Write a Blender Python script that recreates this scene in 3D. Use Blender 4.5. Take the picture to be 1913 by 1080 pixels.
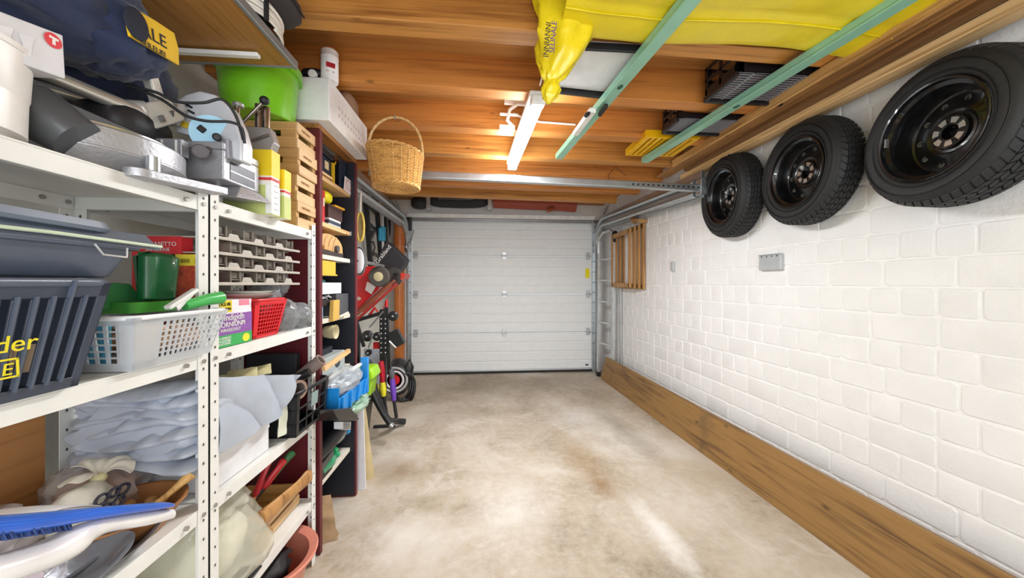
import bpy, math, random
from mathutils import Vector, Matrix, Euler, noise as mnoise
random.seed(7)
PI = math.pi
for o in list(bpy.data.objects): bpy.data.objects.remove(o)
SC = bpy.context.scene
COL = SC.collection

# ---------------- camera, world, light, exposure ----------------
FPX, HX, HY, CH = 640.0, 905.0, 530.0, 1.22
TH = math.atan((956.5 - HX) / FPX)
cam = bpy.data.objects.new('camera', bpy.data.cameras.new('camera'))
COL.objects.link(cam); SC.camera = cam
cam.data.sensor_width = 36.0; cam.data.sensor_fit = 'HORIZONTAL'
cam.data.lens = FPX / 1913 * 36
cam.data.shift_y = -(540 - HY) / 1913.0
cam.location = (0, 0, CH); cam.rotation_euler = (PI / 2, 0, -TH)
cam.data.clip_start = 0.02

W = bpy.data.worlds.new('world'); SC.world = W; W.use_nodes = True
W.node_tree.nodes['Background'].inputs[0].default_value = (0.88, 0.94, 1, 1)
W.node_tree.nodes['Background'].inputs[1].default_value = 1.15
def area(name, loc, rot, sx, sy, power, col=(1, 1, 1)):
    l = bpy.data.lights.new(name, 'AREA'); l.shape = 'RECTANGLE'; l.size = sx; l.size_y = sy
    l.energy = power; l.color = col
    o = bpy.data.objects.new(name, l); COL.objects.link(o); o.location = loc; o.rotation_euler = rot
    return o
area('rear_fill_light', (0.1, -1.25, 1.25), (math.radians(90), 0, 0), 2.4, 1.9, 36, (0.93, 0.97, 1))  # soft fill light added behind the camera to brighten the room
area('tube_light', (0.2, 2.2, 2.02), (0, 0, math.radians(7)), 0.12, 1.1, 34, (0.97, 0.98, 1))
area('tube_light_sides', (0.2, 2.2, 2.04), (math.radians(180), 0, math.radians(7)), 0.12, 1.1, 8, (0.97, 0.98, 1))
SC.view_settings.view_transform = 'Standard'; SC.view_settings.look = 'None'
SC.view_settings.gamma = 1; SC.view_settings.use_curve_mapping = False
SC.view_settings.exposure = 0.32

def A(px, py, X=None, Y=None, Z=None):
    u = (px - 956.5) / FPX
    d = Vector((math.sin(TH) + u * math.cos(TH), math.cos(TH) - u * math.sin(TH), (HY - py) / FPX))
    t = X / d.x if X is not None else Y / d.y if Y is not None else (Z - CH) / d.z
    return Vector((0, 0, CH)) + d * t

# ---------------- materials ----------------
def hexc(h):
    h = h.lstrip('#'); c = [int(h[i:i + 2], 16) / 255 for i in (0, 2, 4)]
    return tuple(x / 12.92 if x <= .04045 else ((x + .055) / 1.055) ** 2.4 for x in c) + (1,)
def scale_c(c, k): return (min(1, c[0] * k), min(1, c[1] * k), min(1, c[2] * k), 1)
_M = {}
def base_mat(name):
    m = bpy.data.materials.new(name); m.use_nodes = True
    nt = m.node_tree; b = nt.nodes['Principled BSDF']
    return m, nt, b
def coords(nt, scale=(1, 1, 1), rnd=True):
    tc = nt.nodes.new('ShaderNodeTexCoord'); mp = nt.nodes.new('ShaderNodeMapping')
    mp.inputs['Scale'].default_value = scale
    nt.links.new(tc.outputs['Object'], mp.inputs['Vector'])
    if rnd:
        oi = nt.nodes.new('ShaderNodeObjectInfo'); mu = nt.nodes.new('ShaderNodeMath'); mu.operation = 'MULTIPLY'
        mu.inputs[1].default_value = 9.0
        nt.links.new(oi.outputs['Random'], mu.inputs[0]); nt.links.new(mu.outputs[0], mp.inputs['Location'])
    return mp.outputs[0]
def noise_n(nt, vec, scale, detail=4, rough=.55, dist=0):
    n = nt.nodes.new('ShaderNodeTexNoise'); n.inputs['Scale'].default_value = scale
    n.inputs['Detail'].default_value = detail; n.inputs['Roughness'].default_value = rough
    n.inputs['Distortion'].default_value = dist
    nt.links.new(vec, n.inputs['Vector']); return n.outputs['Fac']
def ramp(nt, fac, stops):
    r = nt.nodes.new('ShaderNodeValToRGB'); e = r.color_ramp.elements
    e[0].position, e[0].color = stops[0]; e[1].position, e[1].color = stops[-1]
    for p, c in stops[1:-1]:
        x = e.new(p); x.color = c
    nt.links.new(fac, r.inputs[0]); return r.outputs[0]
def bumpn(nt, b, h, strength, dist=.01):
    bp = nt.nodes.new('ShaderNodeBump'); bp.inputs['Strength'].default_value = strength
    bp.inputs['Distance'].default_value = dist
    nt.links.new(h, bp.inputs['Height']); nt.links.new(bp.outputs[0], b.inputs['Normal'])
def mat(col, rough=.5, metal=0, var=.08, nscale=14, bump=0, bscale=60, alpha=1, trans=0, sheen=0, coat=0, emit=0):
    key = ('m', col, rough, metal, var, nscale, bump, bscale, alpha, trans, sheen, coat, emit)
    if key in _M: return _M[key]
    m, nt, b = base_mat('surface_' + col.strip('#'))
    c = hexc(col); vec = coords(nt)
    n = noise_n(nt, vec, nscale)
    cr = ramp(nt, n, [(.3, scale_c(c, 1 - var)), (.7, scale_c(c, 1 + var))])
    nt.links.new(cr, b.inputs['Base Color'])
    b.inputs['Roughness'].default_value = rough; b.inputs['Metallic'].default_value = metal
    b.inputs['Alpha'].default_value = alpha; b.inputs['Transmission Weight'].default_value = trans
    b.inputs['Coat Weight'].default_value = coat; b.inputs['Sheen Weight'].default_value = sheen
    if emit:
        b.inputs['Emission Color'].default_value = c; b.inputs['Emission Strength'].default_value = emit
    if bump: bumpn(nt, b, noise_n(nt, vec, bscale), bump)
    _M[key] = m; return m
def wood(c1, c2, axis='x', s=1.0, rough=.55, knots=True, dark=None):
    key = ('w', c1, c2, axis, s, rough, knots, dark)
    if key in _M: return _M[key]
    m, nt, b = base_mat('wood_' + c1.strip('#'))
    sc = {'x': (1, 14, 14), 'y': (14, 1, 14), 'z': (14, 14, 1)}[axis]
    vec = coords(nt, tuple(k * s for k in sc))
    n = noise_n(nt, vec, 1.6, 6, .62, .6)
    fv = coords(nt, tuple(k * s for k in {'x': (1.5, 70, 70), 'y': (70, 1.5, 70), 'z': (70, 70, 1.5)}[axis]))
    fn_ = noise_n(nt, fv, 1.0, 3, .6, .3)
    mm = nt.nodes.new('ShaderNodeMath'); mm.operation = 'MULTIPLY_ADD'; mm.inputs[1].default_value = .45
    m2 = nt.nodes.new('ShaderNodeMath'); m2.operation = 'MULTIPLY'; m2.inputs[1].default_value = .55
    nt.links.new(n, m2.inputs[0]); nt.links.new(fn_, mm.inputs[0]); nt.links.new(m2.outputs[0], mm.inputs[2]); n = mm.outputs[0]
    a, d = hexc(c1), hexc(c2)
    col = ramp(nt, n, [(.36, d), (.5, a), (.66, scale_c(a, 1.15))])
    if knots:
        v2 = coords(nt, {'x': (1.6, 4, 4), 'y': (4, 1.6, 4), 'z': (4, 4, 1.6)}[axis])
        vo = nt.nodes.new('ShaderNodeTexVoronoi'); vo.inputs['Scale'].default_value = 2.2 * s
        nt.links.new(v2, vo.inputs['Vector'])
        rk = ramp(nt, vo.outputs['Distance'], [(.02, (.8, .8, .8, 1)), (.09, (0, 0, 0, 1))])
        mx = nt.nodes.new('ShaderNodeMixRGB'); nt.links.new(rk, mx.inputs[0]); nt.links.new(col, mx.inputs[1])
        mx.inputs[2].default_value = scale_c(d, .45); col = mx.outputs[0]
    if dark:
        v3 = coords(nt, (1, 1, 1)); nd = noise_n(nt, v3, 2.0, 3)
        rd = ramp(nt, nd, [(.56, (0, 0, 0, 1)), (.68, (1, 1, 1, 1))])
        mx = nt.nodes.new('ShaderNodeMixRGB'); nt.links.new(rd, mx.inputs[0]); nt.links.new(col, mx.inputs[1])
        mx.inputs[2].default_value = hexc(dark); col = mx.outputs[0]
    nt.links.new(col, b.inputs['Base Color']); b.inputs['Roughness'].default_value = rough
    bumpn(nt, b, n, .25, .003)
    _M[key] = m; return m
def film(col, alpha=.45, rough=.25):
    return mat(col, rough, var=.05, bump=.6, bscale=22, alpha=alpha)

# ---------------- geometry collector ----------------
WL = {}
def wmat(p): return WL.get(p.name, Matrix()) if p else Matrix()
class G:
    def __init__(s): s.v = []; s.f = []
    def add(s, vs, fs):
        n = len(s.v); s.v += [Vector(v) for v in vs]; s.f += [tuple(i + n for i in f) for f in fs]; return s
    def hexa(s, p):   # p: 4 bottom ccw, 4 top ccw
        return s.add(p, [(3, 2, 1, 0), (4, 5, 6, 7), (0, 1, 5, 4), (1, 2, 6, 5), (2, 3, 7, 6), (3, 0, 4, 7)])
    def bx(s, x0, x1, y0, y1, z0, z1):
        return s.hexa([(x0, y0, z0), (x1, y0, z0), (x1, y1, z0), (x0, y1, z0), (x0, y0, z1), (x1, y0, z1), (x1, y1, z1), (x0, y1, z1)])
    def box(s, c, d, r=(0, 0, 0)):
        M = Matrix.Translation(c) @ (r if isinstance(r, Matrix) else Euler(r).to_matrix().to_4x4())
        x, y, z = d[0] / 2, d[1] / 2, d[2] / 2
        return s.hexa([M @ Vector(q) for q in ((-x, -y, -z), (x, -y, -z), (x, y, -z), (-x, y, -z), (-x, -y, z), (x, -y, z), (x, y, z), (-x, y, z))])
    def beam(s, p0, p1, w, h, up=(0, 0, 1)):
        p0, p1 = Vector(p0), Vector(p1); t = (p1 - p0).normalized(); up = Vector(up)
        a = t.cross(up).normalized() * (w / 2); b = a.cross(t).normalized() * (h / 2)
        return s.hexa([p0 - a - b, p0 + a - b, p1 + a - b, p1 - a - b, p0 - a + b, p0 + a + b, p1 + a + b, p1 - a + b])
    def loft(s, rings, caps=True, close=False):
        n = len(rings[0]); k = len(s.v)
        for r in rings: s.v += [Vector(p) for p in r]
        m = len(rings)
        for i in range(m if close else m - 1):
            for j in range(n):
                a, b = k + i * n + j, k + i * n + (j + 1) % n
                c, d = k + ((i + 1) % m) * n + (j + 1) % n, k + ((i + 1) % m) * n + j
                s.f.append((a, b, c, d))
        if caps and not close:
            s.f.append(tuple(k + j for j in reversed(range(n)))); s.f.append(tuple(k + (m - 1) * n + j for j in range(n)))
        return s
    def tube(s, pts, r, n=8, caps=True, flat=1.0, close=False):
        P = [Vector(p) for p in pts]; rs = r if isinstance(r, (list, tuple)) else [r] * len(P)
        rings = []; ref = None
        for i, p in enumerate(P):
            if close: t = P[(i + 1) % len(P)] - P[i - 1]
            else: t = P[min(i + 1, len(P) - 1)] - P[max(i - 1, 0)]
            t.normalize()
            if ref is None:
                ref = Vector((0, 0, 1)) if abs(t.z) < .9 else Vector((1, 0, 0))
            a = (ref - t * ref.dot(t)).normalized(); b = t.cross(a); ref = a
            rings.append([p + a * (rs[i] * math.cos(2 * PI * k / n)) + b * (rs[i] * flat * math.sin(2 * PI * k / n)) for k in range(n)])
        return s.loft(rings, caps, close)
    def cyl(s, p0, p1, r, r1=None, n=20): return s.tube([p0, p1], [r, r if r1 is None else r1], n)
    def lathe(s, prof, c=(0, 0, 0), M=None, n=28, sx=1, sy=1, caps=True, close=False):
        M = (Matrix.Translation(c) @ M) if M else Matrix.Translation(c)
        rings = [[M @ Vector((r * sx * math.cos(2 * PI * k / n), r * sy * math.sin(2 * PI * k / n), z)) for k in range(n)] for r, z in prof]
        return s.loft(rings, caps, close)
    def prism(s, pts, vec):
        P = [Vector(p) for p in pts]; v = Vector(vec); n = len(P); k = len(s.v)
        s.v += P + [p + v for p in P]
        s.f.append(tuple(k + i for i in range(n))); s.f.append(tuple(k + n + i for i in reversed(range(n))))
        for i in range(n):
            j = (i + 1) % n; s.f.append((k + j, k + i, k + n + i, k + n + j))
        return s
    def sheet(s, fn, nu, nv, th=0.002):
        P = [[Vector(fn(i / nu, j / nv)) for i in range(nu + 1)] for j in range(nv + 1)]
        k = len(s.v); w = nu + 1
        nrm = []
        for j in range(nv + 1):
            for i in range(nu + 1):
                du = P[j][min(i + 1, nu)] - P[j][max(i - 1, 0)]; dv = P[min(j + 1, nv)][i] - P[max(j - 1, 0)][i]
                q = du.cross(dv); q = q.normalized() if q.length > 1e-9 else Vector((0, 0, 1)); nrm.append(q)
        flat = [p for row in P for p in row]
        s.v += flat + [p - q * th for p, q in zip(flat, nrm)]
        o = len(flat)
        for j in range(nv):
            for i in range(nu):
                a = k + j * w + i
                s.f.append((a, a + 1, a + 1 + w, a + w)); s.f.append((a + o + w, a + 1 + w + o, a + 1 + o, a + o))
        for i in range(nu):
            a, b = k + i, k + nv * w + i
            s.f.append((a + 1, a, a + o, a + 1 + o)); s.f.append((b, b + 1, b + 1 + o, b + o))
        for j in range(nv):
            a, b = k + j * w, k + j * w + nu
            s.f.append((a, a + w, a + w + o, a + o)); s.f.append((b + w, b, b + o, b + w + o))
        return s
    def ball(s, c, r, nu=24, nv=16, amp=0, freq=3, seed=0, p=2.0, flatb=None, ridge=False):
        c = Vector(c); rings = []
        for j in range(nv + 1):
            ph = -PI / 2 + PI * j / nv; ring = []
            for i in range(nu):
                t = 2 * PI * i / nu
                sg = lambda v: math.copysign(abs(v) ** (2 / p), v)
                d = Vector((sg(math.cos(t)) * sg(max(math.cos(ph), 1e-4)), sg(math.sin(t)) * sg(max(math.cos(ph), 1e-4)), sg(math.sin(ph))))
                k = 1
                if amp:
                    q = mnoise.fractal(Vector((d.x, d.y, d.z)) * freq + Vector((seed, seed * 2.3, 0)), 1, 2, 3)
                    k = 1 + amp * ((1 - abs(q) * 2.4) if ridge else q)
                v = Vector((d.x * r[0], d.y * r[1], d.z * r[2])) * k
                if flatb is not None and v.z < -flatb: v.z = -flatb
                ring.append(c + v)
            rings.append(ring)
        return s.loft(rings)
    def build(s, name, m, parent=None, smooth=None, bevel=0, seg=2, world=True, mats=None, xf=None):
        me = bpy.data.meshes.new(name); vs = s.v
        if xf is not None: vs = [xf @ v for v in vs]
        o = bpy.data.objects.new(name, me)
        if parent is not None:
            if world: inv = wmat(parent).inverted(); vs = [inv @ v for v in vs]
            o.parent = parent
            WL[o.name] = wmat(parent)
        else:
            x = [v.x for v in vs]; y = [v.y for v in vs]; z = min(v.z for v in vs)
            b = Vector(((min(x) + max(x)) / 2, (min(y) + max(y)) / 2, z))
            vs = [v - b for v in vs]; o.location = b; WL[o.name] = Matrix.Translation(b)
        me.from_pydata([tuple(v) for v in vs], [], s.f); me.materials.append(m)
        COL.objects.link(o)
        if smooth is not None:
            me.shade_smooth(); me.set_sharp_from_angle(angle=math.radians(smooth))
        if bevel:
            mo = o.modifiers.new('edge', 'BEVEL'); mo.width = bevel; mo.segments = seg; mo.limit_method = 'ANGLE'; mo.angle_limit = math.radians(35)
            if smooth is None: me.shade_smooth(); me.set_sharp_from_angle(angle=math.radians(35)); mo.harden_normals = True
        return o
def fixn(o):
    import bmesh
    bm = bmesh.new(); bm.from_mesh(o.data); bmesh.ops.recalc_face_normals(bm, faces=bm.faces); bm.to_mesh(o.data); bm.free(); return o
def tag(o, label=None, cat=None, group=None, kind=None):
    if label: o['label'] = label
    if cat: o['category'] = cat
    if group: o['group'] = group
    if kind: o['kind'] = kind
    return o
def thing(name, label, cat, loc=(0, 0, 0), rz=0, group=None, rot=None):
    o = bpy.data.objects.new(name, None); COL.objects.link(o); o.empty_display_size = .05
    o.location = loc; o.rotation_euler = rot if rot else (0, 0, rz)
    WL[o.name] = Matrix.Translation(loc) @ Euler(rot if rot else (0, 0, rz)).to_matrix().to_4x4()
    return tag(o, label, cat, group)
def dup(root, loc, label, rot=None, group=None):
    def cp(o, par):
        c = o.copy(); COL.objects.link(c); c.parent = par
        for ch in [k for k in ALLCH(o)]: cp(ch, c)
        return c
    r = cp(root, None); r.location = loc; r['label'] = label
    if rot: r.rotation_euler = rot
    if group: r['group'] = group
    return r
def ALLCH(o): return list(o.children)
def struct(o): o['kind'] = 'structure'; return o
def text(s, size, origin, right, up, m, parent, name='lettering', ext=.0004, off=.0008):
    """flat lettering: origin = lower left corner, world axes right/up"""
    cu = bpy.data.curves.new('t', 'FONT'); cu.body = s; cu.size = size; cu.extrude = ext
    to = bpy.data.objects.new('t', cu); COL.objects.link(to); bpy.context.view_layer.update()
    me = bpy.data.meshes.new_from_object(to); bpy.data.objects.remove(to)
    r = Vector(right).normalized(); u = Vector(up); u = (u - r * u.dot(r)).normalized(); n = r.cross(u)
    M = Matrix((r, u, n)).transposed().to_4x4(); M.translation = Vector(origin) + n * off
    me.transform(wmat(parent).inverted() @ M); me.materials.clear(); me.materials.append(m)
    o = bpy.data.objects.new(name, me); COL.objects.link(o); o.parent = parent; WL[o.name] = wmat(parent)
    return o
def lerp(a, b, t): return Vector(a) * (1 - t) + Vector(b) * t
def bil(c, u, v): return lerp(lerp(c[0], c[1], u), lerp(c[3], c[2], u), v)
def bars(g, c, rects, t):
    """c: 4 corners of a wall patch, rects of (u0,u1,v0,v1), t thickness vector"""
    t = Vector(t)
    for u0, u1, v0, v1 in rects:
        q = [bil(c, u0, v0), bil(c, u1, v0), bil(c, u1, v1), bil(c, u0, v1)]
        g.hexa([p for p in q] + [p + t for p in q])
    return g
def grid_rects(nu, nv, bu, bv, u0=0, u1=1, v0=0, v1=1):
    R = []
    for i in range(nu + 1):
        x = u0 + (u1 - u0) * i / nu; R.append((max(0, x - bu / 2), min(1, x + bu / 2), v0, v1))
    for j in range(nv + 1):
        y = v0 + (v1 - v0) * j / nv; R.append((u0, u1, max(0, y - bv / 2), min(1, y + bv / 2)))
    return R
def crumple(c, amp=.01, freq=6, nu=24, nv=16, th=.003, seed=0, sag=0, folds=0):
    g = G(); n = (Vector(c[1]) - Vector(c[0])).cross(Vector(c[3]) - Vector(c[0])).normalized()
    def fn(u, v):
        p = bil(c, u, v)
        d = mnoise.fractal(p * freq + Vector((seed, 0, seed)), 1, 2.2, 4)
        d = amp * (1 - 2.2 * abs(d)) + (folds * math.sin(u * 19 + v * 5 + seed) * (.5 + .5 * math.sin(v * 7)))
        return p + n * d + Vector((0, 0, -sag * 4 * u * (1 - u)))
    g.sheet(fn, nu, nv, th); return g

# ---------------- room shell ----------------
def WX(y): return 1.65 + .04 * (4.7 - y)
def make_floor():
    g = G(); g.bx(-1.5, 2.3, -1.6, 5.3, -.1, 0)
    m, nt, b = base_mat('concrete')
    tc = nt.nodes.new('ShaderNodeTexCoord'); vec = tc.outputs['Object']
    geo = nt.nodes.new('ShaderNodeNewGeometry'); P = geo.outputs['Position']
    n1 = noise_n(nt, P, 1.25, 6, .6, .5); n2 = noise_n(nt, P, 22, 5, .7)
    c = ramp(nt, n1, [(.34, hexc('#94856f')), (.45, hexc('#ae9f89')), (.54, hexc('#bdb09d')), (.66, hexc('#d2cbc0'))])
    def mix(fac, c1, col, k=1.0):
        mx = nt.nodes.new('ShaderNodeMixRGB')
        if k != 1:
            mm = nt.nodes.new('ShaderNodeMath'); mm.operation = 'MULTIPLY'; mm.inputs[1].default_value = k
            nt.links.new(fac, mm.inputs[0]); fac = mm.outputs[0]
        nt.links.new(fac, mx.inputs[0]); nt.links.new(c1, mx.inputs[1])
        if isinstance(col, tuple): mx.inputs[2].default_value = col
        else: nt.links.new(col, mx.inputs[2])
        return mx.outputs[0]
    spk = ramp(nt, n2, [(.38, (0, 0, 0, 1)), (.66, (1, 1, 1, 1))])
    c = mix(spk, c, hexc('#cfcac2'), .4)
    n3 = noise_n(nt, P, 4.5, 8, .72, 1.0); c = mix(ramp(nt, n3, [(.53, (0, 0, 0, 1)), (.66, (1, 1, 1, 1))]), c, hexc('#dcd7ce'), .38)
    n4 = noise_n(nt, P, 3.1, 8, .7, .6); c = mix(ramp(nt, n4, [(.56, (0, 0, 0, 1)), (.68, (1, 1, 1, 1))]), c, hexc('#8c7d69'), .38)
    n5 = noise_n(nt, P, 60, 4, .8); c = mix(ramp(nt, n5, [(.62, (0, 0, 0, 1)), (.72, (1, 1, 1, 1))]), c, hexc('#93897c'), .45)
    def blot(c, pt, rx, ry, col, k, rot=0):
        mp = nt.nodes.new('ShaderNodeMapping'); mp.vector_type = 'TEXTURE'
        mp.inputs['Location'].default_value = pt; mp.inputs['Scale'].default_value = (rx, ry, 1); mp.inputs['Rotation'].default_value = (0, 0, rot)
        nt.links.new(P, mp.inputs['Vector'])
        va = nt.nodes.new('ShaderNodeVectorMath'); va.operation = 'LENGTH'; nt.links.new(mp.outputs[0], va.inputs[0])
        nn = noise_n(nt, P, 7, 8, .75)
        ad = nt.nodes.new('ShaderNodeMath'); ad.operation = 'MULTIPLY_ADD'; ad.inputs[1].default_value = 1.5
        nt.links.new(nn, ad.inputs[0]); nt.links.new(va.outputs['Value'], ad.inputs[2])
        f = ramp(nt, ad.outputs[0], [(.0, (1, 1, 1, 1)), (1, (0, 0, 0, 1))])
        # ramp works on 0..1, so shift the distance first
        su = nt.nodes.new('ShaderNodeMath'); su.operation = 'SUBTRACT'; su.inputs[1].default_value = .75
        nt.links.new(ad.outputs[0], su.inputs[0]); nt.links.new(su.outputs[0], f.node.inputs[0])
        return mix(f, c, col, k)
    for px, py, rx, ry, col, k, r in [(745, 880, .26, .2, '#8d7459', .75, 0), (1090, 860, .16, .5, '#9f8156', .5, .2), (1120, 905, .09, .16, '#8b6a3d', .7, 0), (840, 770, .5, .3, '#9c8c78', .5, 0),
        (870, 725, 1.2, .6, '#8f806a', .75, 0), (1010, 712, .6, .4, '#948774', .7, 0), (1160, 800, .15, .8, '#7f7566', .55, .1), (1120, 745, .4, .5, '#9a8a70', .5, 0),
        (960, 950, .3, .35, '#e6e2dc', .6, 0), (1240, 1000, .09, .4, '#eceae6', .8, .08), (760, 1000, .3, .2, '#e2ddd6', .55, 0), (1080, 780, .35, .3, '#e4e2de', .6, .3),
        (1300, 880, .3, .35, '#b7a78e', .5, 0), (800, 940, .12, .1, '#a39a80', .5, 0), (690, 850, .1, .05, '#86715a', .5, 0), (1400, 1050, .2, .2, '#cfc6b6', .5, 0)]:
        q = A(px, py, Z=0); c = blot(c, (q.x, q.y, 0), rx, ry, hexc(col), k, r)
    nt.links.new(c, b.inputs['Base Color']); b.inputs['Roughness'].default_value = .6
    bumpn(nt, b, n2, .2, .004)
    o = g.build('floor', m); struct(o)
make_floor()
PL = mat('#f0efee', .75, var=.03, nscale=3, bump=.15, bscale=90)
PLW = mat('#dfd9d3', .8, var=.04, nscale=3, bump=.12, bscale=70)
# right wall with its painted bricks
wr = bpy.data.objects.new('wall_right', None)
ang = math.atan(.04)
BRK = mat('#ebebea', .62, var=.035, nscale=5, bump=.25, bscale=55)
g = G(); y0, y1 = -1.6, 4.86
g.hexa([(WX(y0), y0, -.02), (WX(y0) + .2, y0, -.02), (WX(y1) + .2, y1, -.02), (WX(y1), y1, -.02), (WX(y0), y0, 2.42), (WX(y0) + .2, y0, 2.42), (WX(y1) + .2, y1, 2.42), (WX(y1), y1, 2.42)])
wallr = struct(g.build('wall_right', PL)); bpy.data.objects.remove(wr)
org = wallr.location.copy()
def brick_mesh(L, Hh, seed):
    rr = random.Random(seed); g = G(); D = .0034; e = .0045
    def ring(ins, d):
        P = []; a, b = L / 2 - ins, Hh / 2 - ins; cc = .007 + rr.random() * .006
        for (sx, sz) in ((-1, -1), (1, -1), (1, 1), (-1, 1)):
            j = (rr.uniform(-.0016, .0016), rr.uniform(-.0016, .0016))
            pts = [(sx * (a - cc), sz * b), (sx * a, sz * (b - cc))]
            if sx * sz > 0: pts = pts[::-1]
            P += [Vector((d, p[0] + j[0], p[1] + j[1])) for p in pts]
        return P
    g.loft([ring(0, .002), ring(.0015, -D * .55), ring(e, -D)], caps=True)
    me = bpy.data.meshes.new('brick'); me.from_pydata([tuple(v) for v in g.v], [], g.f); me.materials.append(BRK)
    me.shade_smooth(); me.set_sharp_from_angle(angle=math.radians(16))
    return me
CO, UN = .12, .235
ST = [brick_mesh(UN - .007, CO - .007, i) for i in range(6)]; HD = [brick_mesh(UN / 2 - .007, CO - .007, 20 + i) for i in range(6)]
slots_ = []
for row in range(19):
    z = 1.205 + (row - 10) * CO + CO / 2
    if z - CO / 2 < -.02 or z + CO / 2 > 2.3: continue
    head = (row % 2 == 1)
    step = UN / 2 if head else UN
    y = 4.68 - step / 2 - (UN / 4 if head else 0) + (0.03 if row % 4 == 0 else -.02)
    while y > -.4:
        slots_.append((y, z, head, y < .75)); y -= step * random.uniform(.985, 1.0)
slots_.sort(key=lambda t: (t[3], t[0]))
rest = G(); cnt = 0
for y, z, head, hid in slots_:
    me = random.choice(HD if head else ST); M = Matrix.Translation((WX(y) - .0005, y, z)) @ Matrix.Rotation(ang, 4, 'Z')
    if cnt < 300:
        o = bpy.data.objects.new('brick', me); o.parent = wallr
        o.matrix_local = Matrix.Translation(-org) @ M; COL.objects.link(o); cnt += 1
    else: rest.add([M @ v.co for v in me.vertices], [tuple(p.vertices) for p in me.polygons])
tag(rest.build('brick', BRK, wallr), kind='stuff')
# left wall, door wall, lintel, ceiling
g = G(); g.bx(-1.48, -1.28, -1.6, 4.86, -.02, 2.42); struct(g.build('wall_left', mat('#e4e6df', .8, var=.05, nscale=2, bump=.15, bscale=60)))
g = G()
g.bx(-1.28, -1.0, 4.7, 4.86, -.02, 2.4); g.bx(1.50, WX(4.7) + .02, 4.7, 4.86, -.02, 2.4); g.bx(-1.0, 1.5, 4.7, 4.86, 2.13, 2.4)
struct(g.build('wall_front', PLW))
g = G()
g.hexa([(-1.5, -1.6, 2.35), (2.1, -1.6, 2.31), (2.1, 5.0, 2.31), (-1.5, 5.0, 2.35), (-1.5, -1.6, 2.41), (2.1, -1.6, 2.37), (2.1, 5, 2.37), (-1.5, 5, 2.41)])
ceil = struct(g.build('ceiling', wood('#b07a3e', '#9a6530', 'x', .5, .6, knots=False)))
JW = wood('#c4803c', '#985a24', 'x', .9, .5)
JW2 = wood('#c2863f', '#8f5824', 'x', .9, .5)
def joist(y, x1=1.5, x0=-1.28, w=.085, h=.172, zl=2.18, zr=2.143, m=JW):
    za = lambda x: zl + (zr - zl) * (x + .6) / 2.1
    g = G(); g.hexa([(x0, y, za(x0)), (x1, y, za(x1)), (x1, y + w, za(x1)), (x0, y + w, za(x0)), (x0, y, za(x0) + h), (x1, y, za(x1) + h), (x1, y + w, za(x1) + h), (x0, y + w, za(x0) + h)])
    return g.build('joist', m, ceil, bevel=.004)
for i, (y, x1) in enumerate([(-.42, 1.7), (0.0, 1.7), (.42, 1.7), (.85, 1.68), (1.27, 1.62), (1.68, 1.58), (2.11, 1.56), (2.54, 1.55), (2.96, 1.6), (3.37, 1.58), (3.78, 1.5)]):
    joist(y, x1, m=(JW, JW2, JW)[i % 3])
STEEL = mat('#b9bfc2', .32, .85, bump=.05); ALU = mat('#cfd3d4', .35, .7); BLK = mat('#191a1c', .5); DKG = mat('#3a3c3f', .5)
WHT = mat('#eeeeea', .45); WMET = mat('#e9e9e4', .4, var=.04); RUB = mat('#1f2022', .62, var=.15, nscale=30, bump=.15)
INKB = mat('#23222a', .5, var=0); YEL = mat('#f2d315', .35); RED = mat('#c8161d', .3, coat=.3)
# ---------------- garage door ----------------
def garage_door():
    t = thing('garage_door', 'white four-panel sectional garage door closing the far end', 'garage door', (.26, 4.7, 0))
    DM = mat('#eef1f1', .5, var=.02, bump=.08, bscale=120)
    x0, x1 = -.965, 1.485; zb = [.03, .555, 1.075, 1.60, 2.1]
    for k in range(4):
        g = G(); z0, z1 = zb[k] + .002, zb[k + 1] - .002; h = (z1 - z0) / 4
        sec = [(0, z0)]
        for r in range(4):
            a, b = z0 + r * h, z0 + (r + 1) * h
            sec += [(-.028, a + .006), (-.028, b - .018), (-.021, b - .012), (-.021, b - .004)]
        sec += [(0, z1), (.02, z1), (.02, z0)]
        g.prism([(x0, 4.7 + y, z) for y, z in sec], (x1 - x0, 0, 0)); fixn(g.build('panel', DM, t))
    HG = mat('#ccd0d2', .4, .5)
    for z in zb[1:4]:
        for x in (x0 + .05, .27, x1 - .05):
            g = G(); g.box((x, 4.664, z), (.055, .012, .1)); g.cyl((x - .035, 4.652, z), (x + .035, 4.652, z), .012, n=10); g.box((x, 4.655, z - .03), (.03, .012, .025))
            h = g.build('hinge', HG, t, bevel=.003)
            g = G()
            for dx in (-.015, .015):
                for dz in (-.038, .038): g.cyl((x + dx, 4.66, z + dz), (x + dx, 4.652, z + dz), .006, n=8)
            g.build('bolt', STEEL, h)
    g = G(); g.bx(x0, x1, 4.655, 4.72, .004, .03); g.build('bottom_seal', BLK, t)
    g = G(); g.bx(x0, x1, 4.655, 4.675, .03, .055); g.build('bottom_rail', HG, t, bevel=.004)
    g = G(); g.bx(1.40, 1.455, 4.655, 4.671, 1.30, 1.43); g.build('yellow_sticker', mat('#f5e400', .5), t)
    g = G(); g.bx(1.40, 1.44, 4.66, 4.6705, .085, .1); g.build('maker_plate', INKB, t)
garage_door()
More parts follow.
